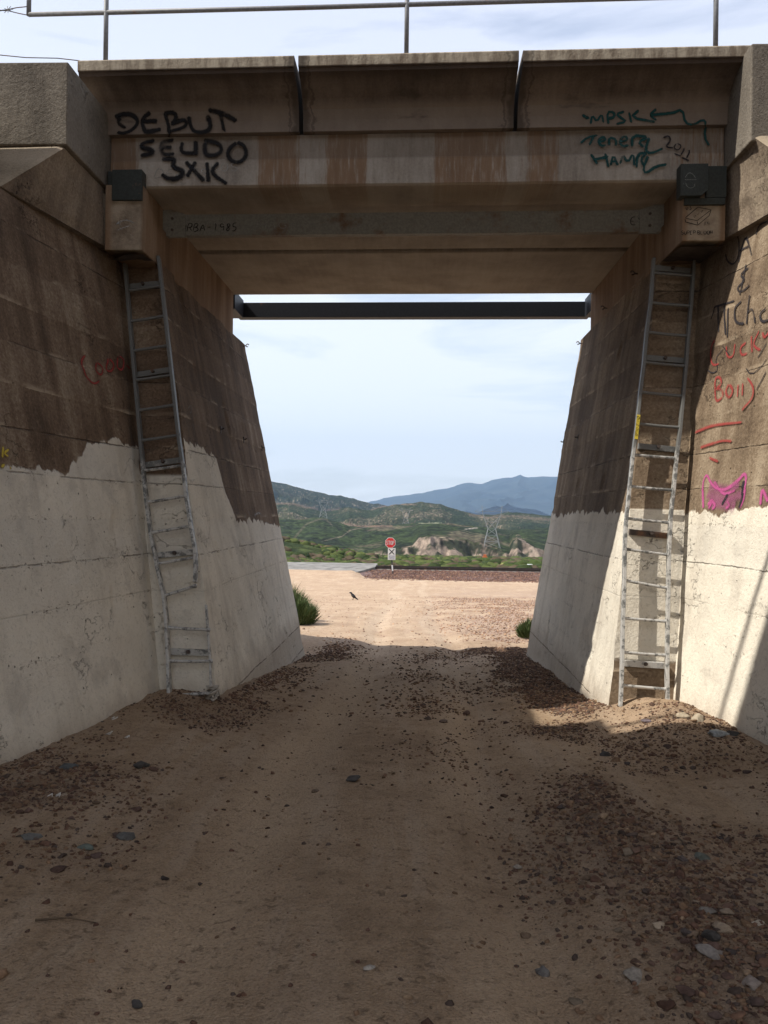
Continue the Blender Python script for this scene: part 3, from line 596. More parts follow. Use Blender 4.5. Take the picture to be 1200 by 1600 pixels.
def strokes(name, lines, wid, surf, mat, parent, off=.006, smoothn=2):
    """surf(u,v)->(point, normal); ribbons hugging the surface, wid in metres"""
    V = []; F = []; E = []
    for k_, ln in enumerate(lines):
        p = chaikin(ln, smoothn); q = [p[0]]
        for a, b_ in zip(p[:-1], p[1:]):
            k = max(1, int(np.hypot(*(b_-a))/2.5))
            for i in range(1, k+1): q.append(a+(b_-a)*i/k)
        pts = [surf(*a) for a in q]; n_ = len(pts); base = len(V)
        for i in range(n_):
            pt, nr = pts[i]; nr = nr/np.linalg.norm(nr); d = pts[min(i+1, n_-1)][0]-pts[max(i-1, 0)][0]
            if np.linalg.norm(d) < 1e-6: d = np.array([0, 0, 1.])
            sdv = np.cross(nr, d); sdv /= np.linalg.norm(sdv); w = wid*1.2*(.7+.6*vn(i*.14, k_*3.1))
            if i in (0, n_-1): w *= .6
            for c, e in ((-1, 1), (-.5, .5), (0, 0), (.5, .5), (1, 1)): V.append(pt+sdv*w/2*c+nr*(off+.0006*k_)); E.append(e if i not in (0, n_-1) else 1)
        for i in range(n_-1):
            for c in range(4): a = base+i*5+c; F.append((a, a+1, a+6, a+5))
    return tag(mesh(name, V, F, mat, parent, attr={'edge': E}), GL.get(mat.name, 'painted marks'))
def wall_surf(S, pl):
    p0, n = SIDE[S][pl]; dv = SIDE[S]['dv']
    def f(u, v):
        q = P(u, v, pl=(p0, n)); return q+dv*float(wdisp(q)), n
    return f
M_blk = spray_mat('black_spray', (.010, .009, .010), .75); M_blk2 = spray_mat('faded_black_spray', (.028, .024, .028), .75, .95); M_teal = spray_mat('teal_spray', (.008, .055, .055), .6)
M_red = spray_mat('red_spray', (.33, .05, .045), .9, .85); M_pink = spray_mat('pink_spray', (.50, .10, .27), .9, .9); M_pinkf = spray_mat('pink_spray_fill', (.42, .12, .25), .95, .45); M_wht = spray_mat('white_spray', (.45, .45, .43), .9, .5); M_ylw = spray_mat('yellow_spray', (.55, .42, .06), .8); M_pen = spray_mat('marker_black', (.02, .018, .016), .5)
g = on_girder
def zz(*ls): return [np.array([(a/2, b_/2) for a, b_ in l], float) for l in ls]
T = zz([(358, 368), (385, 355), (420, 360), (434, 382), (416, 406), (388, 418), (364, 414)], [(378, 364), (368, 386), (396, 402)],
       [(472, 350), (442, 374), (450, 404), (458, 415), (506, 404)], [(446, 380), (494, 378)], [(515, 352), (530, 400), (527, 430)], [(512, 356), (548, 350), (552, 374), (532, 392), (580, 370), (584, 398), (530, 412)],
       [(590, 362), (600, 412), (640, 416), (662, 400), (648, 358)], [(650, 342), (700, 356), (742, 380)], [(690, 356), (702, 416)],
       [(486, 440), (446, 448), (440, 462), (472, 468), (482, 480), (438, 488)], [(546, 438), (506, 444), (505, 486), (548, 482)], [(505, 463), (540, 462)], [(572, 444), (564, 480), (612, 480)], [(612, 440), (613, 488)],
       [(642, 446), (640, 486), (676, 488), (697, 470), (682, 446), (636, 440)], [(742, 446), (712, 470), (716, 500), (746, 512), (772, 490), (766, 456), (740, 446)],
       [(505, 500), (552, 497), (535, 522), (578, 536), (560, 560), (526, 561), (504, 545)], [(580, 505), (640, 569)], [(614, 505), (584, 556)], [(648, 507), (653, 572)], [(686, 508), (656, 540), (712, 578)],
       [(733, 402), (738, 406)], [(741, 413), (746, 416)], [(713, 545), (719, 547)], [(730, 547), (735, 549)], [(785, 519), (792, 524)], [(799, 540), (806, 545)])
strokes('graffiti', T, .052, g, M_blk, bridge, smoothn=2)
strokes('graffiti', text_px('DEBTS', 240, 278, 14, 14, slant=.3)+text_px('VOS'.replace('V', 'U'), 330, 268, 12, 13), .010, g, M_wht, bridge, off=.003)
def z2(*ls): return [np.array([(600+a/2, b_/2) for a, b_ in l], float) for l in ls]
T = z2([(618, 358), (640, 374), (632, 362)], [(645, 390), (650, 360), (665, 382), (680, 355), (686, 386)], [(701, 390), (697, 350), (718, 351), (720, 366), (700, 373)], [(752, 349), (725, 357), (741, 370), (757, 381), (724, 389)], [(765, 350), (773, 386)], [(797, 344), (770, 368), (848, 383)],
       [(852, 340), (828, 360), (852, 378)], [(830, 361), (900, 355), (932, 341), (940, 386), (966, 392), (996, 374), (1006, 386), (1000, 430), (1016, 458)],
       [(612, 450), (636, 430), (668, 424)], [(656, 425), (640, 457)], [(668, 446), (692, 440), (685, 428), (668, 440), (676, 458), (694, 455)], [(702, 458), (703, 430), (726, 438), (723, 459)], [(738, 446), (762, 438), (752, 425), (735, 440), (743, 460), (766, 455)],
       [(774, 462), (775, 424), (828, 430), (792, 446), (812, 462)], [(828, 431), (815, 470), (830, 483), (872, 465)],
       [(645, 482), (667, 516)], [(655, 501), (702, 491)], [(690, 480), (701, 526)], [(706, 521), (716, 484), (730, 521)], [(710, 508), (727, 504)], [(736, 516), (745, 485), (760, 511), (778, 480), (781, 521)], [(788, 528), (790, 484), (822, 478), (800, 500), (812, 522)], [(824, 488), (808, 530), (816, 545), (850, 521), (883, 516)])
strokes('graffiti', T, .029, g, M_teal, bridge, smoothn=1)
T = z2([(870, 432), (890, 424), (896, 440), (878, 460), (906, 463)], [(914, 448), (904, 462), (918, 472), (930, 456), (914, 448)], [(930, 468), (940, 464), (926, 487)], [(946, 474), (957, 470), (944, 497)], [(905, 480), (930, 490)], [(928, 492), (954, 504)])
strokes('graffiti', T, .020, g, M_blk2, bridge, smoothn=1)
# marker drawing and lettering on the right bearing stem
def stem_s(S):
    y_ = SIDE[S]['stem_y']
    def f(u, v): d = ray(u, v); return EYE+d*(y_/d[1]), np.array([0, -1., 0])
    return f
T = [np.array(a, float) for a in ([(1070, 341), (1090, 324), (1111, 328), (1108, 337), (1090, 352), (1071, 347), (1070, 341)], [(1070, 341), (1089, 345), (1111, 328)], [(1089, 345), (1090, 352)], [(1083, 338), (1087, 337), (1085, 340), (1083, 338)], [(1088, 334), (1092, 333), (1090, 336), (1088, 334)], [(1094, 330), (1098, 329), (1096, 332), (1094, 330)])]
T += text_px('03', 1071, 328, 4, 5)+text_px('19', 1099, 353, 4, 6)
T += text_px('SUPER', 1064, 367, 3.6, 6, gap=.3, jit=.02)+text_px('BLOOM', 1089, 367, 3.8, 6, gap=.3, jit=.02)
strokes('graffiti', T, .0075, stem_s('R'), M_pen, RA['R'], off=.004, smoothn=0)
def plate_s(u, v): return P(u, v, y=8.60), np.array([0, -1., 0])
t_ = [np.array([(1070, 279), (1074, 271), (1080, 270), (1086, 276), (1087, 281)]), np.array([(1068, 281), (1090, 281)]), np.array([(1071, 283), (1072, 290), (1078, 295), (1085, 292), (1086, 284)]), np.array([(1067, 284), (1068, 290)])]
strokes('doodle', t_, .006, plate_s, M_wht, next(o for o in bpy.data.objects if o.name.startswith('bearing_box') and 'doodle' in o['label']), off=.003)
strokes('graffiti', [np.array([(180, 352), (196, 342), (212, 350)]), np.array([(182, 360), (205, 352)]), np.array([(184, 345), (190, 358)])], .016, stem_s('L'), M_wht, RA['L'])
def beam_s(u, v): return P(u, v, y=9.33), np.array([0, -1., 0])
strokes('graffiti', text_px('SURBA-1985', 272, 362, 8, 13, slant=.15), .013, beam_s, M_blk2, beam, off=.003)
strokes('graffiti', text_px('HoGs', 402, 358, 13, 14), .014, beam_s, M_wht, beam, off=.003)
strokes('graffiti', text_px('EY', 985, 352, 9, 13), .010, beam_s, M_blk2, beam, off=.003)
ws = wall_surf('R', 'wing')
T = [np.array([(1142, 358), (1152, 352), (1155, 395), (1147, 415), (1135, 408), (1133, 395)]), np.array([(1133, 366), (1160, 352)])]+[np.array([(1153, 410), (1164, 362), (1174, 400)]), np.array([(1154, 392), (1170, 384)])]+[np.array([(1200, 346), (1185, 352), (1180, 368)])]
T += [np.array([(1170, 418), (1155, 430), (1166, 437), (1150, 450), (1158, 458), (1172, 445)]), np.array([(1166, 412), (1156, 462)])]
T += [np.array([(1160, 470), (1148, 482), (1149, 505), (1165, 506)]), np.array([(1172, 460), (1168, 508)]), np.array([(1168, 490), (1178, 480), (1182, 506)]), np.array([(1200, 482), (1189, 490), (1192, 504), (1205, 500)])]
strokes('graffiti', T, .028, ws, M_blk2, RA['R'], smoothn=2)
T = [np.array([(1122, 478), (1124, 520)]), np.array([(1116, 480), (1148, 470)]), np.array([(1132, 476), (1134, 524)]), np.array([(1138, 480), (1137, 528)]), np.array([(1112, 500), (1118, 478)])]
strokes('graffiti', T, .03, ws, M_blk2, RA['R'], smoothn=1)
T = [np.array([(1104, 577), (1112, 584), (1122, 578), (1116, 560), (1130, 545)]), np.array([(1165, 575), (1176, 586), (1190, 575), (1200, 560)]), np.array([(1184, 560), (1200, 535)]), np.array([(1184, 610), (1200, 580)]), np.array([(1128, 540), (1140, 555)])]
strokes('graffiti', T, .016, ws, M_blk2, RA['R'], smoothn=1)
T = [np.array([(1118, 530), (1108, 552), (1112, 572), (1124, 568)]), np.array([(1134, 540), (1136, 560), (1146, 556), (1148, 536)]), np.array([(1166, 535), (1156, 542), (1157, 556), (1168, 552)]), np.array([(1174, 524), (1175, 552)]), np.array([(1188, 516), (1175, 540), (1190, 548)]), np.array([(1192, 518), (1196, 530), (1206, 515)])]
T += [np.array([(1118, 590), (1118, 630), (1132, 620), (1128, 608), (1118, 608), (1130, 600), (1124, 588), (1116, 592)]), np.array([(1140, 600), (1134, 612), (1140, 624), (1148, 610), (1140, 600)]), np.array([(1155, 600), (1154, 622)]), np.array([(1163, 598), (1162, 620)]), np.array([(1153, 585), (1155, 588)]), np.array([(1162, 583), (1164, 586)]), np.array([(1170, 590), (1182, 606), (1178, 625), (1160, 642)])]
T += [np.array([(1086, 676), (1115, 664), (1162, 660)]), np.array([(1094, 700), (1130, 688), (1146, 690)]), np.array([(1108, 715), (1124, 722)])]
strokes('graffiti', T, .036, ws, M_red, RA['R'], smoothn=2)
T = [np.array([(1100, 795), (1098, 760), (1104, 738), (1112, 758), (1130, 768), (1150, 755), (1166, 735), (1164, 770), (1155, 795)]), np.array([(1116, 752), (1130, 775), (1150, 765)]), np.array([(1106, 790), (1116, 778), (1108, 796)]), np.array([(1112, 782), (1120, 790), (1113, 796)]), np.array([(1136, 782), (1142, 790), (1134, 795)])]
T += [np.array([(1188, 790), (1190, 760), (1200, 785)])]
strokes('graffiti', T, .045, ws, M_pink, RA['R'], smoothn=2)
strokes('graffiti', [np.array([(1108, 756), (1130, 770), (1156, 756)]), np.array([(1104, 772), (1130, 782), (1160, 772)]), np.array([(1106, 786), (1150, 790)])], .13, ws, M_pinkf, RA['R'], off=.004)
strokes('graffiti', [np.array([(1162, 750), (1160, 775), (1154, 795)]), np.array([(1138, 772), (1128, 790)])], .05, ws, M_blk2, RA['R'])
ws = wall_surf('L', 'wing')
T = [np.array([(136, 555), (129, 562), (131, 585), (145, 602), (155, 594)]), np.array([(150, 566), (148, 580), (156, 588), (162, 575), (150, 566)]), np.array([(168, 560), (164, 578), (173, 582), (178, 568), (168, 560)]), np.array([(184, 556), (180, 574), (190, 580), (194, 562), (184, 556)]), np.array([(196, 570), (204, 577)])]
strokes('graffiti', T, .040, ws, M_red, RA['L'], smoothn=2)
strokes('graffiti', [np.array([(4, 697), (3, 716)]), np.array([(14, 702), (4, 708), (14, 714)]), np.array([(0, 730), (8, 726)]), np.array([(14, 729), (18, 734)])], .03, ws, M_ylw, RA['L'])
strokes('graffiti', [np.array([(50, 282), (52, 300)]), np.array([(55, 284), (58, 302)])], .03, wall_surf('L', 'wing'), M_wht, RA['L'])
ss_ = wall_surf('L', 'side')
strokes('graffiti', [np.array([(292, 640), (296, 632), (299, 640), (295, 648)]), np.array([(292, 665), (296, 680)]), np.array([(300, 660), (304, 680)]), np.array([(308, 662), (312, 676)])], .012, ss_, M_wht, RA['L'])
strokes('graffiti', [np.array([(384, 800), (384, 812)]), np.array([(388, 797), (393, 812)]), np.array([(396, 806), (404, 800), (410, 806)])], .03, ss_, M_wht, RA['L'])
def lab_s(u, v): return faceP('R', u, v, .175), SIDE['R']['end'][1]
T = []
for i, ch in enumerate('DANGER'): T += text_px(ch, 993.6-(i*.55), 655+i*5.6, 4.0, 4.4, jit=0)
strokes('lettering', [a+np.array([1.5, 0]) for a in T], .006, lab_s, M_pen, LR, off=.001, smoothn=0)
# ---------------------------------------------------------------- eye bolts and hooks on the walls
def eyebolt(S, pl, u, v, kind, label):
    p, n = wall_surf(S, pl)(u, v)
    b = MB(); b.tube([p-n*.02, p+n*.045], .009, 6)
    if kind == 'ring':
        c = p+n*.07; a = np.array([0, 0, 1.]); w = np.cross(n, a)
        b.tube([c+(n*math.cos(t)+a*math.sin(t))*0.022 for t in np.linspace(0, 5.2, 14)], .008, 6)
    else:
        b.box(p[0]-.010, p[0]+.010, p[1]-.02, p[1]+.02, p[2]-.05, p[2]+.04); b.tube([p+n*.03, p+n*.05+np.array([0, 0, .01])], .009, 6)
    tag(b.build('wall_hook', M_rust, loc=tuple(p)), label, 'hook')
eyebolt('L', 'side', 380, 541, 'ring', 'rusty ring hook at the far top corner of the left passage wall')
eyebolt('R', 'side', 909, 537, 'ring', 'rusty ring hook at the far top corner of the right passage wall')
eyebolt('L', 'side', 344, 671, 'clip', 'rusty metal clip on the left passage wall, nearest of three in a row')
eyebolt('L', 'side', 380, 687, 'clip', 'rusty metal clip on the left passage wall, middle of three in a row')
eyebolt('L', 'side', 409, 700, 'clip', 'rusty metal clip on the left passage wall, at the far edge')
eyebolt('R', 'side', 903, 684, 'clip', 'rusty metal clip on the right passage wall, inner of two')
eyebolt('R', 'side', 881, 691, 'clip', 'rusty metal clip at the far edge of the right passage wall')
eyebolt('R', 'side', 998, 428, 'ring', 'rusty ring hook on the top edge of the right passage wall beside the ladder')
eyebolt('R', 'side', 950, 482, 'ring', 'small ring hook midway along the top edge of the right passage wall')
# dark steel post stub and pale rag at the left wall's foot
p = faceP('L', 341, 1110, .03); q = faceP('L', 338, 1085, .05); r_ = faceP('L', 346, 1150, .03)
tag(MB().bar(r_, q, .05, .05).build('angle_iron', M_rust, None, bevel=.004, loc=tuple(r_)), 'dark angle iron stub standing at the foot of the left wall corner', 'iron bar')
c = faceP('L', 333, 1082, .13); b = MB(); rr = random.Random(5)
for k in range(7):
    a = [c+np.array([rr.uniform(-.06, .06), rr.uniform(-.04, .03), rr.uniform(-.07, .07)]) for _ in range(5)]; b.tube(a, [.008, .014, .018, .014, .006], 6)
tag(b.build('rag', plain('dirty_rag', (.42, .38, .33), .95), None, True, loc=tuple(c)), 'dirty pale rag knotted round the lowest rung end of the bent left ladder', 'rag')
# ---------------------------------------------------------------- ground
def H(x, y):
    x = np.asarray(x, float); y = np.asarray(y, float)
    z = np.interp(y, [-60, 0, 33, 57.5, 80], [1.2, 0, -1.93, -3.08, -3.3])
    z = z+.14*np.exp(-((x+2.3)/.8)**2-((y-8.4)/1.3)**2)+.16*np.exp(-((x-2.35)/.55)**2-((y-8.0)/1.1)**2)-.06*np.exp(-((x+1.7)/.4)**2-((y-7.9)/.8)**2)
    z = z-.13*smooth(-1.3, -2.2, x)*smooth(11, 13.5, y)*smooth(16, 14, y)
    z = z+.05*smooth(1.3, 2.4, np.abs(x))*smooth(13.5, 11, y)
    z = z+.05*np.exp(-((x-1.25)/.35)**2)*smooth(8, 6, y)*smooth(2, 3.4, y)
    z = z+.36*smooth(-3.2, -4.6, x)*smooth(53, 60.2, y)
    inn = smooth(40, 16, y)
    wx = x+.12*np.sin(y*.35); z = z-inn*.055*(np.exp(-((wx+.78)/.22)**2)+np.exp(-((wx-.62)/.22)**2))+inn*.008*(fbm(wx*7, y*.25, 4, 3)-.5)*2
    rough = .3+.7*smooth(.9, 1.6, np.abs(x-.1)); z = z+inn*rough*(.07*(fbm(x*.9, y*.7, 0, 3)-.5)+.035*(fbm(x*5, y*5, 2, 3)-.5))+inn*.012*(fbm(x*16, y*16, 5, 2)-.5)
    # tyre tread ripples
    z = z+inn*.004*np.sin(y*70+6*np.sin(x*9))*np.exp(-((x+.85+.25*(fbm(y*.3, 1.0)-.5))/.12)**2)*smooth(.45, .6, vn(x*2, y*.8))
    z = z+smooth(14, 20, y)*.10*(fbm(x*.35, y*.35, 3, 4)-.5)
    return z
def gdens(x, y):
    """gravel density 0..1"""
    d = 0*x
    cx = np.interp(y, [2.5, 3.3, 4.2, 5, 6.3, 7.3, 8.5, 14], [1.25, 1.3, 1.2, 1.12, 1.1, 1.25, 1.5, 1.45]); w = np.interp(y, [3, 5, 8, 10, 14], [.38, .30, .35, .5, .6])
    d = np.maximum(d, np.exp(-((x-cx)/w)**2)*(y < 15.5))
    d = np.maximum(d, .38*smooth(1.0, 1.6, x)*(y < 8)); d = np.maximum(d, .75*np.exp(-((x+2.2)/.6)**2-((y-5.0)/.75)**2)); d = np.maximum(d, .42*smooth(-1.2, -1.7, x)*smooth(3.6, 4.2, y)*(y < 14.5))
    d = np.maximum(d, .8*np.exp(-((x+1.35)/.3)**2-((y-14.3)/2.2)**2)); d = np.maximum(d, .22*np.exp(-((x-.35)/.5)**2)*smooth(5, 8, y)*smooth(17, 12, y)); d = np.maximum(d, .5*np.exp(-((x-.75)/.25)**2-((y-4.3)/.7)**2))
    d = np.maximum(d, .75*smooth(.2, 1.8, x)*smooth(13.5, 15, y)*smooth(24, 17, y)); d = np.maximum(d, .62*smooth(-.2, 2.2, x)*smooth(15, 20, y)*smooth(52, 30, y))
    n = fbm(x*1.1+3, y*.9, 1, 4); return np.clip(d*smooth(.30, .56, n)*1.25+.008, 0, 1)
def trackm(x, y):
    wx = x+.12*np.sin(y*.35)
    a = np.exp(-((wx+.80)/.30)**4)+.9*np.exp(-((wx-.42)/.20)**4)+.6*np.exp(-((wx+.1)/.10)**4)*smooth(.45, .6, fbm(x*.5, y*.4, 9, 2))
    return np.clip(a*smooth(.25, .55, fbm(x*1.6, y*.45, 6, 4)), 0, 1)
xs = np.concatenate([-np.geomspace(3.3, 90, 60)[::-1], np.arange(-3.26, 3.27, .032), np.geomspace(3.3, 90, 60)])
ysv = np.concatenate([np.linspace(-60, 1.5, 40), np.arange(1.54, 9.5, .032), np.arange(9.52, 16.5, .06), np.geomspace(16.6, 70, 170)])
gx, gy = np.meshgrid(xs, ysv); gz = H(gx, gy); nX = len(xs); nY = len(ysv)
ii = (np.arange(nY-1)[:, None]*nX+np.arange(nX-1)[None, :]).ravel()
t = NT('dirt'); x, y, z = t.sep()
n1 = t.noise(.8, 6, .6); n2 = t.noise(6, 6, .65); n3 = t.noise(45, 5, .7); n4 = t.noise(170, 3, .6); gr = t.attr('gravel')
dirt = t.ramp(t.math('ADD', t.math('MULTIPLY', n1, .5), t.math('MULTIPLY', n2, .5)), [(.35, (.25, .170, .103)), (.5, (.35, .246, .155)), (.65, (.43, .315, .205))])
sand = t.ramp(t.math('ADD', t.math('MULTIPLY', n1, .6), t.math('MULTIPLY', n2, .4)), [(.33, (.38, .265, .175)), (.5, (.48, .345, .235)), (.66, (.56, .42, .295))])
ruts = t.noise(1.3, 7, .65, v=t.comb(t.math('MULTIPLY', x, 3.0), t.math('MULTIPLY', y, .22), 0.0), dist=.4)
dirt = t.mix(t.math('MULTIPLY', t.ss(ruts, .42, .30), .4), dirt, (.19, .13, .085)); dirt = t.mix(t.math('MULTIPLY', t.math('MULTIPLY', t.ss(ruts, .46, .60), t.ss(n1, .3, .6)), .62), dirt, (.42, .32, .225)); sand = t.mix(t.math('MULTIPLY', t.ss(ruts, .5, .68), .5), sand, (.58, .45, .325))
trk_ = t.attr('track'); dirt = t.mix(t.math('MULTIPLY', trk_, .72), dirt, (.47, .345, .225)); sand = t.mix(t.math('MULTIPLY', trk_, .4), sand, (.62, .49, .36))
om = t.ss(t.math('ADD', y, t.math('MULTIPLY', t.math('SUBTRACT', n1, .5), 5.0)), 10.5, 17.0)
sunp = t.math('MULTIPLY', t.ss(x, 1.3, 2.1), t.math('MULTIPLY', t.ss(y, 6.2, 7.2), t.ss(y, 9.5, 8.8)))  # sun patch painted into the ground as a lighter tone
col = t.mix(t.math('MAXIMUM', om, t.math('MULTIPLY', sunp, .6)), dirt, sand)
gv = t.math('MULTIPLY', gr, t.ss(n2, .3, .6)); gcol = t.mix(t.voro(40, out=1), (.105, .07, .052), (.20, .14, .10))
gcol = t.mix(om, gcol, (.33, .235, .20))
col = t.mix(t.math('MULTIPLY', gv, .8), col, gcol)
peb = t.voro(75); col = t.mix(t.math('MULTIPLY', t.ss(t.voro(75, out=1), .55, .9), .30), col, (.10, .075, .06)); col = t.mix(t.math('MULTIPLY', t.ss(t.noise(90, 2, .5), .68, .74), .5), col, (.45, .38, .30))
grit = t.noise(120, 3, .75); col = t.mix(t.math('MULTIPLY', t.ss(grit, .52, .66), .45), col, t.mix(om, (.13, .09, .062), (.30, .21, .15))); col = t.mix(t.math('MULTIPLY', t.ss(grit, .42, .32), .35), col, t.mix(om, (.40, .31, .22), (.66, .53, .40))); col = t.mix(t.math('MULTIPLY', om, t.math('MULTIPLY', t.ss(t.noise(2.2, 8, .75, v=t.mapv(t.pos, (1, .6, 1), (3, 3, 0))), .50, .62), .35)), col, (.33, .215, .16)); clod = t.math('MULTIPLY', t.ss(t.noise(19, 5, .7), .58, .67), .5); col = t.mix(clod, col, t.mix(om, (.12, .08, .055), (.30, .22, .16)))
hb = t.math('ADD', t.math('MULTIPLY', n3, .5), t.math('ADD', t.math('MULTIPLY', n2, .5), t.math('MULTIPLY', t.math('SUBTRACT', 1.0, peb), .45)))
hb = t.math('ADD', hb, t.math('ADD', t.math('MULTIPLY', grit, .35), clod)); M_dirt = t.done(col, .97, t.bump(hb, .8, .03), spec=.12)
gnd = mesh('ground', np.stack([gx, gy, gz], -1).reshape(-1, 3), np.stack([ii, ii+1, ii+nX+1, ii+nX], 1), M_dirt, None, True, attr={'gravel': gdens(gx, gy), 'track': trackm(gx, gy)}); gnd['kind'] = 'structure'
# ---------------------------------------------------------------- rocks
def ico(sub):
    p = (1+5**.5)/2; V = [(-1, p, 0), (1, p, 0), (-1, -p, 0), (1, -p, 0), (0, -1, p), (0, 1, p), (0, -1, -p), (0, 1, -p), (p, 0, -1), (p, 0, 1), (-p, 0, -1), (-p, 0, 1)]
    V = [np.array(v)/np.linalg.norm(v) for v in V]; F = [(0, 11, 5), (0, 5, 1), (0, 1, 7), (0, 7, 10), (0, 10, 11), (1, 5, 9), (5, 11, 4), (11, 10, 2), (10, 7, 6), (7, 1, 8), (3, 9, 4), (3, 4, 2), (3, 2, 6), (3, 6, 8), (3, 8, 9), (4, 9, 5), (2, 4, 11), (6, 2, 10), (8, 6, 7), (9, 8, 1)]
    for _ in range(sub):
        c = {}; G = []
        def mid(a, b):
            k = (min(a, b), max(a, b))
            if k not in c: m = V[a]+V[b]; V.append(m/np.linalg.norm(m)); c[k] = len(V)-1
            return c[k]
        for a, b, d in F: e, f_, g_ = mid(a, b), mid(b, d), mid(d, a); G += [(a, e, g_), (b, f_, e), (d, g_, f_), (e, f_, g_)]
        F = G
    return np.array(V), np.array(F)
def rockshape(sub, seed, rough=.5):
    V, F = ico(sub); rs = np.random.RandomState(seed)
    n = vn(V[:, 0]*1.6+seed, V[:, 1]*1.6, V[:, 2]*1.6); V = V*(1+rough*(n-.5)*2)[:, None]
    for _ in range(8):           # chisel flats
        d = rs.randn(3); d /= np.linalg.norm(d); lim = rs.uniform(.45, .8); pr_ = V@d; V = V-np.clip(pr_-lim, 0, None)[:, None]*d
    if sub > 1: V = V*(1+.06*(vn(V[:, 0]*7, V[:, 1]*7, V[:, 2]*7+seed)-.5))[:, None]
    V[:, 2] *= rs.uniform(.55, .8); V[:, 0] *= rs.uniform(.9, 1.3); return V, F
t = NT('rock'); tint = t.attr('tint', 0); n = t.noise(60, 5, .7); n2 = t.noise(12, 4, .6)
M_rock = t.done(t.mix(.8, tint, t.mix(t.ss(t.math('ADD', t.math('MULTIPLY', n, .5), t.math('MULTIPLY', n2, .5)), .35, .65), (.55, .52, .5), (1.35, 1.35, 1.35)), 'MULTIPLY'), .93, t.bump(n, .5, .006), spec=.15)
rng = np.random.RandomState(11)
def scatter(name, pos, size, tints, sub, label, parent=None, sink=.42, mat=None):
    K = 14; shp = [rockshape(sub, 100+k) for k in range(K)]; N = len(pos); nv = len(shp[0][0]); F0 = shp[0][1]
    S = np.stack([s[0] for s in shp]); k = rng.randint(0, K, N); a = rng.rand(N)*6.283; tl = rng.uniform(-.35, .35, (N, 2))
    V = S[k]; ca, sa = np.cos(a)[:, None], np.sin(a)[:, None]
    X, Y, Z = V[..., 0], V[..., 1], V[..., 2]; Z2 = Z+X*tl[:, :1]+Y*tl[:, 1:]; X2 = X*ca-Y*sa; Y2 = X*sa+Y*ca
    sz = size[:, None]; V = np.stack([X2*sz+pos[:, 0:1], Y2*sz+pos[:, 1:2], Z2*sz+pos[:, 2:3]+sz*(.5-sink)], -1)
    F = (F0[None]+(np.arange(N)*nv)[:, None, None]).reshape(-1, 3)
    o = mesh(name, V.reshape(-1, 3), F, mat or M_rock, parent, False, col=np.repeat(tints, nv, 0))
    if label: tag(o, label, 'gravel', kind='stuff')
    return o
def tints(N, pale=.12, y=None):
    base = np.array([[.105, .066, .052], [.085, .058, .048], [.13, .082, .06], [.15, .105, .072], [.075, .06, .054], [.18, .125, .085]]); c = base[rng.randint(0, 6, N)]
    pm = rng.rand(N) < pale*.5; c[pm] = np.array([.27, .21, .15])*rng.uniform(.6, 1.1, (pm.sum(), 1))
    c = c*rng.uniform(.75, 1.3, (N, 1))
    if y is not None: c = c*(1+.9*smooth(13, 17, y))[:, None]+np.array([.04, .03, .02])*smooth(13, 17, y)[:, None]
    return c
def inside(x, y):
    """keep rocks off the walls"""
    l = np.where(y < 8.25, -2.85+.0*x, -1.86); r = np.where(y < 8.35, 2.72, 1.9)
    return (y > 14.1) | ((x > l) & (x < r))
def samp(n, x0, x1, y0, y1, pw=1.0, floor=0.0):
    x = rng.uniform(x0, x1, n); y = rng.uniform(y0, y1, n); k = (rng.rand(n) < gdens(x, y)**pw+floor) & inside(x, y); return x[k], y[k]
for (n, x0, x1, y0, y1, s0, s1, sub, nm, fl) in ((120000, -2.9, 2.8, 2.4, 8.6, .003, .019, 0, 'gravel', .006), (40000, -1.9, 2.0, 8.2, 15, .009, .028, 0, 'gravel', .01), (60000, -4, 9, 14.5, 36, .012, .035, 0, 'gravel', .02), (3600, -2.9, 2.8, 2.4, 15, .016, .036, 1, 'gravel', .0)):
    x, y = samp(n, x0, x1, y0, y1, 1.0, fl); s = s0+(s1-s0)*rng.rand(len(x))**2.6
    tt_ = tints(len(x), .10, y)*np.array([1.08, .98, .88]); scatter(nm, np.stack([x, y, H(x, y)], 1), s, tt_, sub, {(120000): 'fine dark gravel scattered over the near dirt, thickest along the right bank', (40000): 'reddish brown gravel spread along the foot of the passage walls', (60000): 'pinkish gravel strewn over the sunny ground beyond the underpass', (3600): 'coarse dark stones banked against the right side of the road'}[n])
# countable loose stones
def stone(u, v, r, tint_, label, flat=.7, group=None, seed=1, asp=1.0, cat='stone'):
    d = ray(u, v); tt = 1.0/FPX
    for _ in range(60):
        p = EYE+d*tt; h = p[2]-float(H(p[0], p[1]))
        if h <= .002: break
        tt += h*.5/(-d[2]+1e-6)
    V, F = rockshape(2, seed, .5); V = V.copy(); V[:, 2] *= flat; V[:, 0] *= asp; a = seed*1.3; V = np.stack([V[:, 0]*math.cos(a)-V[:, 1]*math.sin(a), V[:, 0]*math.sin(a)+V[:, 1]*math.cos(a), V[:, 2]], 1)*r
    V = V+np.array([p[0], p[1], p[2]+r*flat*.15])
    o = mesh(cat, V, F, M_rock, None, False, col=np.tile(tint_, (len(V), 1)), loc=(p[0], p[1], p[2])); tag(o, label, cat, group)
GRY = (.19, .17, .145); TAN = (.33, .26, .185); PAL = (.38, .33, .26); DRK = (.07, .065, .06); BRN = (.15, .10, .08); BLU = (.11, .108, .10)
stone(1066, 1118, .085, (.36, .30, .22), 'smooth tan cobble at the foot of the right wall, left of a pair', .6, seed=3, asp=1.2)
stone(1091, 1124, .075, (.32, .27, .20), 'smooth tan cobble at the foot of the right wall, right of a pair', .75, seed=4)
stone(1124, 1149, .07, (.30, .31, .30), 'angular pale grey stone against the foot of the right wing wall', .9, seed=5)
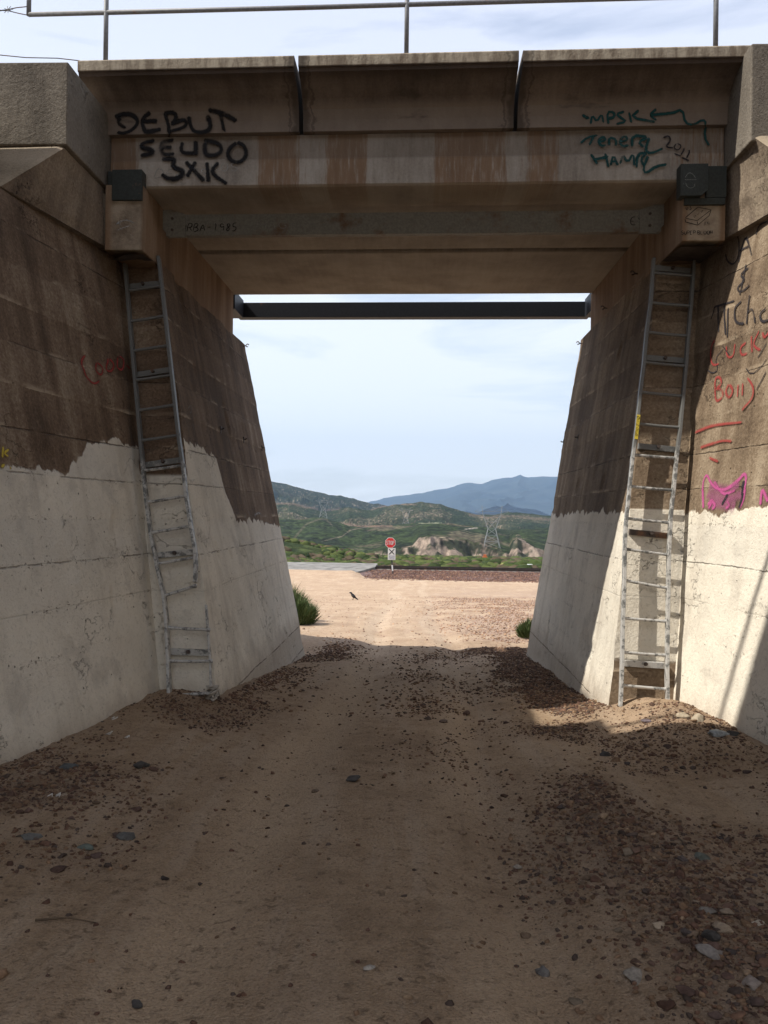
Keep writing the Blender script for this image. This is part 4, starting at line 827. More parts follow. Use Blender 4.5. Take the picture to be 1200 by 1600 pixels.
stone(1145, 1147, .06, DRK, 'dark stone tucked against the right wing wall', .7, seed=6)
stone(1010, 1127, .07, (.16, .13, .14), 'flat purplish slab lying on the sunny mound below the right ladder', .3, seed=7)
stone(1113, 1466, .040, DRK, 'rounded black stone on the gravel at lower right', .8, seed=8)
stone(1130, 1452, .040, TAN, 'pale tan stone just behind the rounded black one at lower right', .7, seed=9)
stone(1185, 1443, .028, PAL, 'small whitish pebble at the right edge of the picture', .7, seed=10)
stone(1107, 1425, .034, GRY, 'grey stone half buried in the right gravel bank', .6, seed=11)
stone(1026, 1446, .026, TAN, 'pale tan stone alone on bare dirt at lower right', .8, seed=12)
stone(992, 1526, .050, (.27, .24, .2), 'flat split pale stone in a hollow at the bottom right', .45, seed=13, asp=1.3)
stone(851, 1522, .033, (.13, .12, .11), 'round dark grey stone in the lower right of the road', .85, seed=14)
stone(577, 1512, .026, (.34, .31, .27), 'pale grey stone pressed into the dirt, bottom centre', .5, seed=15)
stone(808, 1356, .028, (.30, .26, .21), 'pale stone among a small gravel cluster right of the road centre', .7, seed=16)
stone(551, 1219, .045, DRK, 'dark pointed stone lying alone in the middle of the road', 1.2, seed=17)
stone(199, 1308, .060, BLU, 'dark grey rock on the left side of the road', .6, seed=18)
stone(135, 1325, .045, (.12, .14, .12), 'dark greenish rock left of the dark grey one', .6, seed=19)
stone(220, 1197, .070, DRK, 'black rock on the dirt before the left ladder', .7, seed=20)
stone(105, 1200, .075, (.10, .11, .11), 'dark slate rock near the foot of the left wing wall', .5, seed=21)
stone(48, 1308, .06, BLU, 'slate grey rock near the left edge of the picture', .6, seed=22)
stone(213, 1571, .026, DRK, 'small dark flat stone at the bottom left', .5, seed=23)
stone(1176, 1538, .045, (.24, .2, .17), 'brown rock at the right edge near the bottom', .7, seed=24)
stone(1112, 1490, .055, (.24, .215, .19), 'flat grey brown rock in the lower right gravel', .5, seed=25)
stone(1096, 1340, .05, (.12, .13, .11), 'greenish grey rock on the right bank', .6, seed=26)
stone(945, 1180, .05, DRK, 'dark rock at the edge of the sunlit patch', .8, seed=27)
stone(730, 1116, .055, (.13, .085, .065), 'brown round stone in the shade near the middle of the passage', .8, seed=28)
stone(692, 1128, .045, (.14, .10, .08), 'brown stone left of another in the shade mid passage', .8, seed=29)
for k in range(90):
    for _ in range(50):
        u = rng.uniform(0, 1200); v = 1600-rng.rand()**.8*580
        d = ray(u, v); s_ = -1.5/(d[2]+.058*d[1]); px_, py_ = (EYE+d*s_)[:2]
        if inside(np.array(px_), np.array(py_)) and rng.rand() < float(gdens(np.array(px_), np.array(py_)))*.9+.03 and abs(px_) < 2.55: break
    stone(u, v, rng.uniform(.016, .036), tuple(tints(1, .15)[0]), 'loose brownish stone scattered on the dirt of the underpass road', rng.uniform(.6, .9), 'loose stones on the dirt road', seed=40+k)
# dry twigs, pale litter
M_twig = plain('dry_twig', (.10, .07, .045), .9); M_lit = plain('pale_litter', (.55, .52, .47), .8)
def gpt(u, v):
    d = ray(u, v); tt = .1/FPX
    for _ in range(80):
        p = EYE+d*tt; h = p[2]-float(H(p[0], p[1]))
        if h < .001: break
        tt += h*.5/(-d[2])
    return p
for (a, b_, lb) in (((55, 1440), (150, 1444), 'dark thin twig lying in the dirt at lower left'), ((1060, 1310), (1075, 1330), 'thin dry twig in the right gravel bank, upper of two'), ((1078, 1390), (1080, 1418), 'thin dry twig in the right gravel bank, lower of two')):
    A = gpt(*a); B = gpt(*b_); m = (A+B)/2+np.array([0, .02, .012]); tag(MB().tube([A+(0, 0, .006), m, B+(0, 0, .006)], [.005, .004, .002], 5).build('twig', M_twig, loc=tuple(A)), lb, 'twig')
for i, (u, v, lb) in enumerate(((177, 1125, 'scrap of pale litter near the foot of the left wing wall, nearest the wall'), (198, 1155, 'scrap of pale litter on the dirt below the left ladder'), (163, 1148, 'scrap of pale litter left of the other two on the dirt'), (82, 1248, 'scrap of white litter on the dark gravel at the left'))):
    p = gpt(u, v); b = MB()
    for k in range(3): a = p+np.array([random.uniform(-.04, .04), random.uniform(-.04, .04), .01]); b.tube([a, a+np.array([.02, .02, .008]), a+np.array([.05*random.random(), -.02, .004])], [.002, .005, .002], 5)
    tag(b.build('litter_scrap', M_lit, loc=tuple(p)), lb, 'litter')
# ---------------------------------------------------------------- shrubs beside the walls
M_leaf = NT('shrub_leaf'); tn = M_leaf.attr('tint', 0); M_leaf = M_leaf.done(tn, .8)
def shrub(c, r, h, n, label, seed, cols=((.045, .075, .022), (.075, .115, .035), (.12, .15, .06))):
    rs = np.random.RandomState(seed); root = empty('shrub', tuple(c), label, 'shrub'); b = MB()
    for k in range(10): a = rs.uniform(0, 6.28); b.tube([c, c+np.array([math.cos(a)*r*.4, math.sin(a)*r*.4, h*.6])], [.01, .004], 5)
    b.build('stems', M_twig, root)
    V = []; F = []; C = []
    for k in range(n):
        a = rs.uniform(0, 6.28); q = rs.rand()**.5; base = c+np.array([math.cos(a)*q*r*.75, math.sin(a)*q*r*.75, rs.rand()*h*.65*(1-q*.6)]); d = np.array([math.cos(a)*q*.7+rs.randn()*.5, math.sin(a)*q*.7+rs.randn()*.5, 1.0+rs.rand()*.3]); d /= np.linalg.norm(d)
        L_ = h*rs.uniform(.18, .40); w = np.cross(d, rs.randn(3)); w = w/np.linalg.norm(w)*.008*rs.uniform(.7, 1.6); tip = base+d*L_; i = len(V)
        V += [base-w, base+w, tip]; F.append((i, i+1, i+2)); cc = np.array(cols[rs.randint(len(cols))])*rs.uniform(.7, 1.3); C += [cc]*3
    mesh('foliage', V, F, M_leaf, root, col=np.array(C))
yb_ = 19.0
def gp(u, y): d = ray(u, 900); s = y/d[1]; x = d[0]*s; return np.array([x, y, float(H(x, y))])
shrub(gp(466, 19.5), .50, .85, 4200, 'grey green shrub growing beside the far edge of the left wall', 1)
shrub(gp(455, 20.5), .4, 1.15, 3000, 'taller pale green weed showing behind the left wall edge', 2)
shrub(gp(828, 17.0), .28, .5, 1600, 'small green tuft at the far foot of the right wall', 3)
# ---------------------------------------------------------------- railway: ballast, sleepers, rails, crossing
def TY(x, y): return y-SK*1.0*x
Mbal = M_rock
def zb_(y): return np.interp(y, [57.3, 61.6, 67.4, 70], [-3.12, -2.80, -2.80, -3.6])
bx_ = np.linspace(-60, 60, 260); byy = np.array([57.3, 58, 59, 60, 61, 61.6, 63, 65, 67.4, 68.5, 70])
GX, GY = np.meshgrid(bx_, byy); GZ = zb_(GY)+.06*(fbm(GX*2, GY*2, 0, 3)-.5)
k = len(bx_); ii = (np.arange(len(byy)-1)[:, None]*k+np.arange(k-1)[None, :]).ravel()
M_bal = NT('ballast'); vv = M_bal.voro(12, out=1); nn_ = M_bal.noise(1.2, 4); M_bal = M_bal.done(M_bal.mix(M_bal.math('MULTIPLY', M_bal.sep(vv)[0], 1.0), M_bal.mix(nn_, (.075, .042, .04), (.10, .07, .065)), (.22, .15, .14)), .95, M_bal.bump(M_bal.voro(12), 1.0, .05))
o = mesh('ballast_bed', np.stack([GX, TY(GX, GY), GZ], -1).reshape(-1, 3), np.stack([ii, ii+1, ii+k+1, ii+k], 1), M_bal); o['kind'] = 'structure'
n = 19000; x = rng.uniform(-3.6, 14, n); y = rng.uniform(54.5, 62.2, n); kx = rng.rand(n) < smooth(-4.2, -1.5, x-(y-57)*.0)*(.05+.95*smooth(56.4, 57.8, y)); x = x[kx]; y = y[kx]
tb = tints(len(x), .12); tb = tb*np.array([1.25, 1.05, 1.05])
scatter('ballast_stones', np.stack([x, TY(x, y), np.where(y > 57.3, zb_(y), H(x, TY(x, y)))], 1), rng.uniform(.03, .075, len(x)), tb, 0, 'purplish ballast stones banked along the railway track')
track = empty('railway_track', (0, 64, -2.8), 'railway track crossing behind the stop sign, dark rail edge seen from the side', 'railway track')
M_railst = rust_steel('rail_steel', (.045, .035, .03), amt=.3, rough=.5); M_tie = plain('weathered_tie', (.22, .20, .17), .9)
for yy in (63.1, 64.55):
    pr_ = [(-.07, 0), (.07, 0), (.07, .015), (.012, .04), (.012, .12), (.036, .135), (.036, .17), (-.036, .17), (-.036, .135), (-.012, .12), (-.012, .04), (-.07, .015)]
    extr([(yy+a, -2.80+b_+.02) for a, b_ in pr_], -60, 60, 'rail', M_railst, track, 4, disp=0)
for i in range(-30, 60):
    x = i*.55+.2
    if x > -3.2 and len([1]) and i < 60: MB().box(x-.11, x+.11, 62.55, 65.1, -2.95, -2.775, 0).build('sleeper', M_tie, track).location.y -= 0
for o in list(track.children):
    if o.name.startswith('sleeper'):
        pass
M_asph = plain('crossing_concrete', (.20, .19, .175), .9, var=.35, scale=1.2)
b = MB(); V = []
pp = [(-14, 59.6, -2.83), (-4.3, 59.6, -2.83), (-3.0, 62.6, -2.60), (-14, 62.6, -2.60), (-3.0, 67.0, -2.60), (-14, 67.0, -2.60)]
V = [(a, TY(a, b_), c) for a, b_, c in pp]+[(a, TY(a, b_), c-.5) for a, b_, c in pp]
o = mesh('crossing_road', V, [(0, 1, 2, 3), (3, 2, 4, 5), (0, 6, 7, 1), (1, 7, 8, 2), (2, 8, 10, 4), (4, 10, 11, 5)], M_asph); o['kind'] = 'structure'
# dusty approach over crossing foot
# ---------------------------------------------------------------- stop sign
def sp(u, v): return P(u, v, y=60.0)
base = sp(614, 896); sc_ = sp(610, 848)
sign = empty('stop_sign', tuple(base), 'red octagonal STOP sign on a post with a white crossing panel below it', 'road sign')
M_sr = plain('sign_red', (.50, .03, .035), .45, var=.08); M_sw = plain('sign_white', (.62, .62, .60), .5, var=.08); M_sk = plain('sign_black', (.015, .015, .018), .5); M_sg = plain('sign_grey', (.38, .38, .40), .6); M_post = plain('post_black', (.03, .03, .032), .6)
top = sp(611, 856); xs_ = base[0]; ysn = base[1]
MB().tube([(base[0], ysn, base[2]-.2), (base[0]-.02, ysn, base[2]+.18)], .045, 8).build('post_foot', M_post, sign)
MB().tube([(base[0]-.02, ysn, base[2]+.18), (base[0]-.06, ysn, base[2]+.60)], .05, 8).build('reflective_band', M_sw, sign)
MB().tube([(base[0]-.06, ysn, base[2]+.60), (sc_[0], ysn, sc_[2])], .04, 8).build('post', M_post, sign)
def octa(r, y0, y1):
    V = [(sc_[0]+r*math.cos(math.pi/8+k*math.pi/4), y_, sc_[2]+r*math.sin(math.pi/8+k*math.pi/4)) for y_ in (y0, y1) for k in range(8)]
    return MB().add(V, [tuple(range(8)), tuple(range(15, 7, -1))]+[(k, k+8, (k+1) % 8+8, (k+1) % 8) for k in range(8)])
oc = octa(.395, ysn-.075, ysn-.06).build('stop_panel', M_sw, sign); octa(.365, ysn-.082, ysn-.0765).build('red_face', M_sr, oc)
def flat_strokes(name, lines, w, y_, mat, parent):
    b = MB()
    for ln in lines:
        for a, c in zip(ln[:-1], ln[1:]):
            d = np.array([c[0]-a[0], c[1]-a[1]]); L_ = np.linalg.norm(d); d /= L_; e = d*w*.4; b.bar((a[0]-e[0], y_, a[1]-e[1]), (c[0]+e[0], y_, c[1]+e[1]), w, .006, upv=(0, 1, 0))
    return b.build(name, mat, parent)
ln = []
for i, ch in enumerate('STOP'):
    for st in FONT[ch]: ln.append([(sc_[0]-.285+i*.15+a*.105, sc_[2]-.13+b_*.26) for a, b_ in st])
flat_strokes('lettering', ln, .038, ysn-.088, M_sw, oc)
pc = sp(612, 865.5); w2 = .27; h2 = .42
pn_ = MB().box(pc[0]-w2, pc[0]+w2, ysn-.07, ysn-.055, pc[2]-h2, pc[2]+h2).build('crossing_panel', M_sw, sign)
flat_strokes('cross_mark', [[(pc[0]-.17, pc[2]+.33), (pc[0]+.17, pc[2]-.02)], [(pc[0]+.17, pc[2]+.33), (pc[0]-.17, pc[2]-.02)]], .06, ysn-.076, M_sk, pn_)
MB().box(pc[0]-.21, pc[0]+.21, ysn-.076, ysn-.071, pc[2]-.37, pc[2]-.10).build('grey_patch', M_sg, pn_)
# ---------------------------------------------------------------- crow
cr_ = gp(550, 33.0); cr_ = np.array([P(550, 936, z=-1.93)[0], 0, 0]); q = gpt(551, 937)
M_crow = plain('crow_feathers', (.012, .012, .014), .5, var=.3)
def ell(b, c, r, rot=(0, 0), n=10, m=7):
    V = []; F = []
    for i in range(m+1):
        th = math.pi*i/m
        for k in range(n):
            ph = 2*math.pi*k/n; v = np.array([r[0]*math.sin(th)*math.cos(ph), r[1]*math.sin(th)*math.sin(ph), r[2]*math.cos(th)]); a = rot[0]
            v = np.array([v[0]*math.cos(a)+v[2]*math.sin(a), v[1], -v[0]*math.sin(a)+v[2]*math.cos(a)]); V.append(v+c)
    for i in range(m):
        for k in range(n): F.append((i*n+k, i*n+(k+1) % n, (i+1)*n+(k+1) % n, (i+1)*n+k))
    b.add(V, F)
b = MB(); x, y, z = q
# one continuous swept body: beak, head, neck, breast, back, tail (facing up-left, tail to the right)
sp_ = [(-.155, .262, .004), (-.12, .268, .014), (-.10, .270, .030), (-.07, .268, .036), (-.045, .245, .032), (-.03, .215, .040), (0, .175, .062), (.04, .135, .062), (.085, .095, .045), (.12, .068, .028), (.17, .035, .024), (.21, .012, .014)]
b.tube([(x+a, y, z+c) for a, c, r_ in sp_], [r_ for a, c, r_ in sp_], 10)
crow = tag(b.build('crow', M_crow, None, True, loc=tuple(q)), 'black crow standing on the sunny dirt beyond the underpass', 'bird')
M_leg = plain('crow_leg', (.02, .02, .02), .6)
for dy in (-.03, .03):
    bb = MB().tube([(x+.03, y+dy, z+.09), (x+.02, y+dy, z+.045), (x+.03, y+dy, z+.004)], [.012, .006, .005], 6)
    for a in (-.5, 0, .5): bb.tube([(x+.03, y+dy, z+.005), (x-.02, y+dy+a*.03, z+.003)], .004, 4)
    bb.build('leg', M_leg, crow)
    MB().tube([(x-.01, y+dy*1.8, z+.18), (x+.06, y+dy*2.1, z+.13), (x+.15, y+dy*1.2, z+.055)], [.02, .035, .008], 8).build('wing', M_crow, crow, True)
# ---------------------------------------------------------------- far terrain
def hz(U): return 800.65+.013*(U-650)
def sky_z(U, v, Y): return EZ+(hz(U)-v)/FPX*Y
def sl(U, tab): a = np.array(tab, float); return np.interp(U, a[:, 0], a[:, 1])
mound = [(0, 866), (380, 840), (445, 846), (470, 849), (500, 855), (530, 861), (560, 868), (590, 874), (700, 880), (1300, 880)]
bluff = [(0, 850), (400, 858), (560, 867), (590, 865), (605, 861), (622, 859), (645, 855), (655, 843), (668, 839), (690, 842), (712, 844), (730, 848), (742, 853), (752, 850), (765, 855), (778, 859), (786, 864), (796, 866), (802, 850), (808, 843), (818, 847), (832, 854), (850, 860), (900, 856), (1300, 850)]
plat = [(0, 800), (300, 812), (430, 812), (470, 811), (497, 809), (505, 809), (525, 815), (545, 822), (575, 823), (588, 819), (600, 822), (640, 818), (665, 817), (700, 820), (760, 825), (800, 829), (850, 826), (900, 822), (1300, 815)]
midh = [(0, 770), (300, 780), (425, 786), (450, 784), (475, 790), (500, 799), (520, 797), (545, 792), (575, 797), (590, 793), (612, 789), (640, 787), (660, 784), (675, 786), (688, 787), (700, 792), (720, 798), (742, 803), (770, 805), (785, 801), (805, 801), (830, 803), (850, 806), (880, 808), (1000, 800), (1300, 790)]
back = [(0, 720), (300, 730), (400, 748), (425, 752), (450, 757), (475, 764), (500, 770), (512, 772), (530, 774), (555, 780), (580, 786), (600, 788), (640, 797), (700, 815), (1300, 850)]
def terrain(U, Y):
    X = (U-650)/FPX*Y
    f1 = fbm(X/55, Y/55, 0, 5)-.5; f2 = fbm(X/14, Y/14, 3, 4)-.5; rid = 1-np.abs(fbm(X/85+7, Y/120, 5, 5)*2-1); rid2 = 1-np.abs(fbm(X/28+3, Y/60, 8, 4)*2-1)
    fld = np.interp(Y, [60, 70, 80, 150, 300, 420, 3000], [-3.4, -3.5, -4.1, -7.9, -14.6, -20, -30])+f2*.9*smooth(75, 120, Y)
    def lay(Y0, z0, fs, bs): return np.where(Y < Y0, z0-(Y0-Y)*fs, z0-(Y-Y0)*bs)
    Ls = [fld]
    Ls.append(lay(150, sky_z(U, sl(U, mound), 150), .085, .06)+f1*2.4*smooth(95, 140, Y)*0+f2*1.1)
    cf = Y+(rid2-.6)*26+f2*10
    zC = sky_z(U, sl(U, bluff), 425); Ls.append(lay(425, zC, .95, .015).clip(-60)*0+np.where(cf < 425, zC-(425-cf)*.75, zC-.0*(cf-425))+f2*1.0+(rid2-.7)*2.5-np.where(Y > 520, (Y-520)*.05, 0))
    zD = sky_z(U, sl(U, plat), 700); Ls.append(lay(700, zD, 0, .05)-np.where(Y < 700, (700-Y)/275*(zD-zC-1.0).clip(1), 0)-np.where(Y < 428, 60, 0)+(rid-.7)*7*smooth(430, 560, Y)*smooth(720, 640, Y)+f2*1.5)
    zE = sky_z(U, sl(U, midh), 1150); Ls.append(lay(1150, zE, .14, .12)+(rid-.72)*26*smooth(1150, 950, Y)+f2*3.0+f1*5*smooth(1150, 1000, Y))
    zF = sky_z(U, sl(U, back), 1900); Ls.append(lay(1900, zF, .17, .2)+(rid-.72)*55*smooth(1900, 1650, Y)+f2*5+f1*12*smooth(1900, 1700, Y))
    Ls = np.stack(Ls); return Ls.max(0), Ls.argmax(0), X, f1, f2, rid, rid2
Uc = np.concatenate([np.linspace(-500, 380, 70), np.linspace(385, 900, 640), np.linspace(910, 1800, 70)]); Yc = np.concatenate([np.geomspace(66.5, 400, 170), np.linspace(402, 450, 50), np.geomspace(453, 2100, 330)])
UU, YY = np.meshgrid(Uc, Yc); ZZ, LI, XX, f1, f2, rid, rid2 = terrain(UU, YY)
gzY = np.gradient(ZZ, axis=0)/np.gradient(YY, axis=0); gzX = np.gradient(ZZ, axis=1)/np.maximum(np.gradient(XX, axis=1), .05)
slope = np.hypot(gzX, gzY); VV = hz(UU)-(ZZ-EZ)/YY*FPX
N0 = fbm(XX/6, YY/9, 2, 3); N1 = fbm(XX/30, YY/40, 4, 4); N2 = fbm(XX/1.6, YY/4, 6, 2); N3 = vn(XX/2.5+50, YY/5, 1)
def cl(*c): return np.array(c)
def mixc(c, m, d): m = np.clip(m, 0, 1)[..., None]; return c*(1-m)+np.array(d)*m
C = np.zeros(ZZ.shape+(3,)); G1 = cl(.058, .082, .028); G2 = cl(.088, .098, .038); G3 = cl(.038, .05, .027); TN = cl(.42, .31, .22); TN2 = cl(.30, .22, .155)
C[:] = G1; C = mixc(C, smooth(.45, .62, N1), G2); C = mixc(C, smooth(.50, .62, N0), G3)
fl = LI == 0; C = np.where(fl[..., None], mixc(mixc(C, smooth(.4, .6, N1), (.13, .15, .045)), smooth(.56, .66, N0)*.7, (.16, .13, .08)), C)
ml = LI == 1; C = np.where(ml[..., None], mixc(mixc(np.zeros_like(C)+cl(.10, .135, .035), smooth(.45, .6, N0), (.05, .075, .025)), smooth(.52, .66, N1)*.7*smooth(470, 545, UU), (.33, .24, .17)), C)
bl = (LI == 2) & (slope > .33); rockm = smooth(.42, .53, fbm(XX/5, YY/14+ZZ/5, 9, 4))
C = np.where(bl[..., None], mixc(np.zeros_like(C)+cl(.07, .075, .04), rockm, (.40, .29, .205)), C)
bl2 = (LI == 2) & (slope <= .33); C = np.where(bl2[..., None], mixc(np.zeros_like(C)+cl(.075, .105, .03), smooth(.5, .65, N0)*.6, (.04, .055, .025)), C)
dl = LI == 3; C = np.where(dl[..., None], mixc(mixc(np.zeros_like(C)+cl(.062, .092, .027), smooth(.46, .58, N0), (.036, .05, .023)), smooth(.60, .70, N1)*.6, (.24, .18, .11)), C)
el = LI == 4; C = np.where(el[..., None], mixc(mixc(np.zeros_like(C)+cl(.042, .062, .026), smooth(.45, .6, N1), (.075, .08, .035)), smooth(.60, .70, N2*.5+N1*.5)*.85, (.30, .22, .15)), C)
bk = LI == 5; C = np.where(bk[..., None], mixc(mixc(np.zeros_like(C)+cl(.032, .048, .026), smooth(.45, .6, N1), (.055, .062, .034)), smooth(.61, .70, N2*.5+N0*.5)*.8, (.26, .21, .15)), C)
# brown band on the left mid ridge, sandy knolls, pale tracks (real bare ground)
def trk(pts, w, col, m=1.0):
    global C
    pts = np.array(pts, float); D = np.full(UU.shape, 1e9)
    for a, b_ in zip(pts[:-1], pts[1:]):
        d = b_-a; tt = np.clip(((UU-a[0])*d[0]+(VV-a[1])*d[1])/(d@d), 0, 1); D = np.minimum(D, np.hypot(UU-a[0]-tt*d[0], (VV-a[1]-tt*d[1])*1.3))
    C = mixc(C, smooth(w, w*.4, D+(N0-.5)*w*1.5)*m*(LI >= 2)*(YY > 300), col)
trk([(503, 846), (535, 838), (548, 828), (570, 824), (592, 822), (600, 820)], 1.5, (.30, .23, .16), .6)
trk([(455, 846), (462, 838), (472, 826), (480, 818), (500, 811), (510, 812), (520, 822)], 2.2, (.24, .18, .12), .4)
trk([(430, 786), (460, 788), (480, 793), (510, 797), (530, 796)], 3.0, (.22, .15, .10), .7)
trk([(540, 818), (560, 822), (590, 822), (612, 822)], 2.4, (.30, .17, .11), .7)
trk([(580, 797), (600, 791), (620, 787), (650, 789)], 2.0, (.30, .2, .13), .6)
trk([(735, 804), (760, 808), (800, 806), (855, 812)], 3.5, (.25, .17, .11), .55)
trk([(725, 827), (745, 825)], 1.4, (.55, .47, .38)); trk([(655, 818), (690, 817)], 1.0, (.35, .36, .2))
rd = smooth(292, 305, YY)*smooth(372, 350, YY)*(UU > 540)*(LI <= 2)*(slope < .4); C = mixc(C, rd*smooth(.25, .4, N1+.15), (.42, .34, .24))
orn = np.exp(-((UU-775)/28)**2-((YY-190)/22)**2); C = mixc(C, orn*1.2, (.34, .17, .09))
gray = C.mean(-1, keepdims=True); C = (C*.78+gray*.22)*.70; C = C*(.40+1.2*vn(XX/1.6, YY/3.4, 3))[..., None]
t = NT('hill_vegetation'); tn = t.attr('tint', 0); M_ter = t.done(t.mix(.6, tn, t.mix(t.ss(t.noise(.5, 6, .75), .35, .65), (.5, .5, .5), (1.5, 1.5, 1.5)), 'MULTIPLY'), .98, t.bump(t.noise(.35, 6, .8), 1.0, 2.0), spec=.05)
k = len(Uc); ii = (np.arange(len(Yc)-1)[:, None]*k+np.arange(k-1)[None, :]).ravel()
ter = mesh('hills', np.stack([XX, YY, ZZ], -1).reshape(-1, 3), np.stack([ii, ii+1, ii+k+1, ii+k], 1), M_ter, None, False, col=C.reshape(-1, 3)); ter['kind'] = 'structure'
# far mountain range
mt = [(0, 790), (300, 796), (520, 792), (560, 788), (585, 783), (600, 778), (615, 776), (640, 773), (660, 770), (680, 766), (700, 763), (718, 756), (728, 754), (745, 756), (752, 756), (765, 751), (785, 747), (800, 746), (808, 743.5), (811, 742), (815, 744), (824, 746), (840, 745), (868, 745), (900, 750), (1000, 745), (1300, 770)]
Um = np.linspace(0, 1300, 800); Ym = np.linspace(5200, 9500, 130); U2, Y2 = np.meshgrid(Um, Ym); X2 = (U2-650)/FPX*Y2
zr_ = sky_z(U2, sl(U2+(fbm(X2/700, Y2/500, 3, 3)-.5)*smooth(7900, 6500, Y2)*110, mt), 8000); r1 = 1-np.abs(fbm(X2/900, Y2/1300, 4, 6)*2-1)
Z2 = np.where(Y2 < 8000, zr_-(8000-Y2)*.13, zr_-(Y2-8000)*.3)+(fbm(X2/1100, Y2/1500, 4, 6)-.5)*300*smooth(8000, 6900, Y2)+(fbm(X2/60, Y2/60, 1, 3)-.5)*14
Z2 = np.maximum(Z2, -60)
k = len(Um); ii = (np.arange(len(Ym)-1)[:, None]*k+np.arange(k-1)[None, :]).ravel()
t = NT('mountain_scrub'); M_mt = t.done(t.ramp(t.noise(.004, 8, .65), [(.35, (.025, .042, .055)), (.65, (.05, .068, .075))]), .98, spec=.05)
o = mesh('mountain_range', np.stack([X2, Y2, Z2], -1).reshape(-1, 3), np.stack([ii, ii+1, ii+k+1, ii+k], 1), M_mt); o['kind'] = 'structure'
# valley floor behind everything
o = mesh('valley_floor', [(-9000, 60, -75), (9000, 60, -75), (14000, 16000, -75), (-14000, 16000, -75)], [(0, 1, 2, 3)], M_mt); o['kind'] = 'structure'
# scrub in the field behind the track
def zter(X, Y): return terrain(650+FPX*X/Y, Y)[0]
rs = np.random.RandomState(4); n = 5200; Ys = 72+rs.rand(n)**1.2*210; Us = rs.uniform(430, 870, n); Xs = (Us-650)/FPX*Ys; keep = fbm(Xs/9, Ys/14, 5, 3) > .46; Xs = Xs[keep]; Ys = Ys[keep]
V, F = ico(1); nv = len(V); N = len(Xs); s = rs.uniform(.3, .95, N)*np.where(Ys < 110, .8, 1.1); D = 1+.45*(rs.rand(N, nv)-.5); VV_ = V[None]*D[..., None]*s[:, None, None]*np.array([1.2, 1.2, .8])
VV_ = VV_+np.stack([Xs, Ys, zter(Xs, Ys)+s*.3], 1)[:, None]; cc = np.array([[.045, .062, .024], [.07, .095, .03], [.10, .12, .04], [.11, .085, .055]])[rs.randint(0, 4, N)]; cc = np.repeat(cc, nv, 0)*rs.uniform(.7, 1.3, (N*nv, 1))
t = NT('scrub'); tn = t.attr('tint', 0); M_scr = t.done(tn, .95, t.bump(t.noise(8, 4, .7), 1, .2), spec=.05)
tag(mesh('scrub', VV_.reshape(-1, 3), (F[None]+(np.arange(N)*nv)[:, None, None]).reshape(-1, 3), M_scr, None, False, col=cc), 'low green and brown scrub covering the field beyond the railway track', 'scrub', kind='stuff')
# ---------------------------------------------------------------- pylons
M_pyl = plain('galvanised_lattice', (.24, .25, .25), .5, var=.1, bstr=0)
def pylon(u, vb, vt, Y, label, th=.2):
    c = P(u, vb, y=Y); x, y, _ = c; z0 = float(zter(np.array([x]), np.array([y]))[0])-.3; zt_ = sky_z(u, vt, Y); h = zt_-z0; root = empty('pylon', (x, y, z0), label, 'pylon', None)
    s = h/67.0*1.0; b = MB(); q = lambda a, d, zz: np.array([x+a*h/67, y+d*h/67, z0+zz*h])
    def seg(a, c_, w=1.0): b.bar(a, c_, th*w)
    for sgx in (-1, 1):
        for sgy in (-1, 1):
            seg(q(13*sgx, 9*sgy, 0), q(6*sgx, 4*sgy, .45)); seg(q(6*sgx, 4*sgy, .45), q(14*sgx, 1.5*sgy, .78)); seg(q(14*sgx, 1.5*sgy, .78), q(16*sgx, 0, 1))
    b.build('legs', M_pyl, root); b = MB()
    for sgy in (-1, 1):
        lv = [(0, 13, 9), (.15, 10.7, 7.3), (.3, 8.3, 5.7), (.45, 6, 4)]
        for (a0, w0, d0), (a1, w1, d1) in zip(lv[:-1], lv[1:]): seg(q(-w0, sgy*d0, a0), q(w1, sgy*d1, a1), .6); seg(q(w0, sgy*d0, a0), q(-w1, sgy*d1, a1), .6); seg(q(-w1, sgy*d1, a1), q(w1, sgy*d1, a1), .6)
        seg(q(-6, 4*sgy, .45), q(14, 1.5*sgy, .78), .6); seg(q(6, 4*sgy, .45), q(-14, 1.5*sgy, .78), .6); seg(q(-10, 3*sgy, .62), q(10, 3*sgy, .62), .6)
    for sgx in (-1, 1):
        for (a0, w0, d0), (a1, w1, d1) in zip(lv[:-1], lv[1:]): seg(q(sgx*w0, -d0, a0), q(sgx*w1, d1, a1), .6)
    b.build('bracing', M_pyl, root); b = MB()
    seg(q(-27, 0, .86), q(27, 0, .86)); seg(q(-14, 0, .78), q(14, 0, .78), .8)
    for sgx in (-1, 1): seg(q(sgx*27, 0, .86), q(sgx*14, 0, .78), .8); seg(q(sgx*27, 0, .86), q(sgx*16, 0, .95), .6); seg(q(0, 0, .86), q(sgx*16, 0, .97), .6)
    b.build('crossarm', M_pyl, root)
pylon(768, 857, 790, 428, 'nearest lattice power pylon standing above the tan bluff, right of the stop sign', .17)
pylon(634, 824, 793, 720, 'distant lattice power pylon on the green plateau just right of the stop sign', .15)
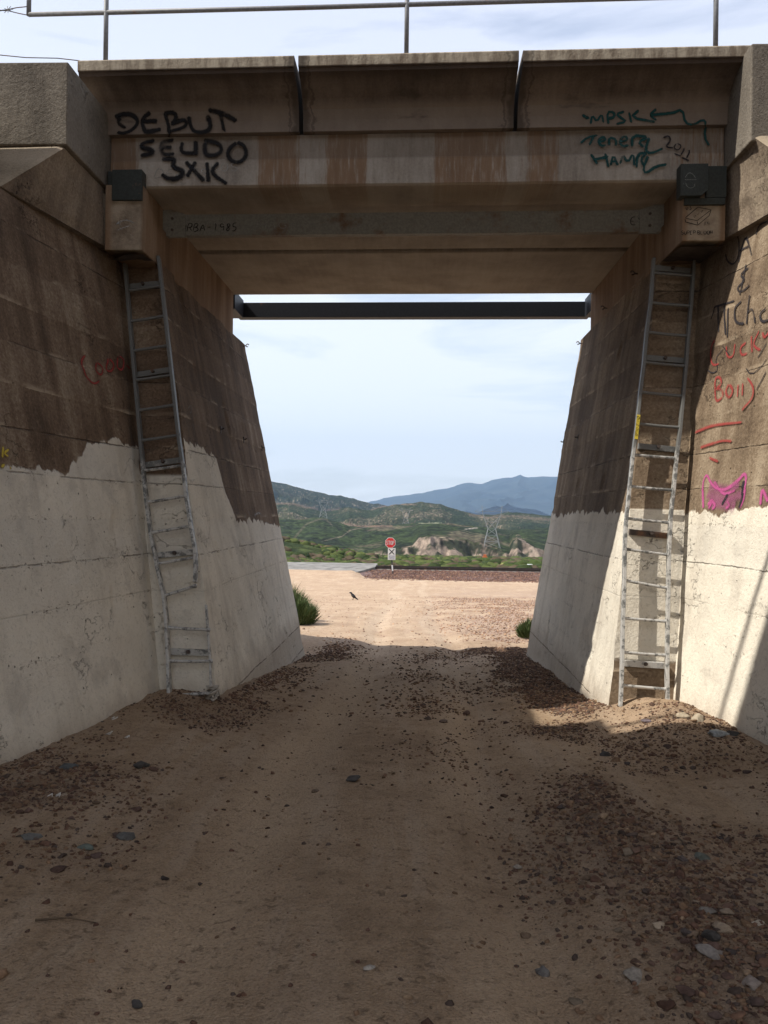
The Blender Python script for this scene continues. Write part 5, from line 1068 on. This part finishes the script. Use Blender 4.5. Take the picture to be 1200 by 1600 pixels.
pylon(505, 812, 778, 705, 'distant lattice power pylon on the left hills above the sandy knoll', .15)
# small far things
p = P(785, 884, y=90.0); tag(MB().tube([(p[0], p[1], p[2]), (p[0], p[1]+.06, p[2])], .26, 14).build('marker_disc', plain('pale_yellow_disc', (.62, .55, .22), .5), None), 'round pale yellow marker standing beyond the track', 'marker')
bpy.data.objects['marker_disc'].data.vertices[0].co  # real disc on a stake
MB().tube([(p[0], p[1]+.08, p[2]-1.6), (p[0], p[1]+.08, p[2])], .03, 6).build('stake', M_post, bpy.data.objects['marker_disc'])
p = P(758, 871, y=190.0); b = MB(); z0 = float(zter(np.array([p[0]]), np.array([190.]))[0])
for k in range(3): b.box(p[0]-.7+k*.2, p[0]+.7-k*.2, 189.6+.1*k, 190.4, p[2]-.7+.45*k, p[2]-.25+.45*k)
b.box(p[0]-.08, p[0]+.08, 190, 190.1, z0-.2, p[2]-.7)
tag(b.build('orange_sign', plain('orange_paint', (.5, .14, .05), .7)), 'small orange red sign in front of the tan bluff beneath the near pylon', 'sign')
p = P(831, 884.5, y=88.0); tag(MB().box(p[0]-.35, p[0]+.35, 87.8, 88.4, p[2]-.9, p[2]+.05).box(p[0]-.40, p[0]+.1, 87.7, 88.5, p[2]+.052, p[2]+.16).build('utility_box', plain('pale_grey_box', (.5, .52, .5), .6), None, bevel=.03), 'pale grey utility box beyond the track near the right wall', 'utility box')
# ---------------------------------------------------------------- haze
t = bpy.data.materials.new('haze'); t.use_nodes = True; nt = t.node_tree; nt.nodes.remove(nt.nodes['Principled BSDF']); pv = nt.nodes.new('ShaderNodeVolumePrincipled')
pv.inputs['Color'].default_value = (.48, .68, .98, 1); pv.inputs['Density'].default_value = .00009; pv.inputs['Anisotropy'].default_value = .2
nt.links.new(pv.outputs[0], nt.nodes['Material Output'].inputs['Volume'])
hb_ = MB().box(-6500, 7000, -70, 10200, -80, 900).build('haze', t); hb_['kind'] = 'stuff'; hb_['label'] = 'pale blue air haze over the distant hills'; hb_['category'] = 'haze'
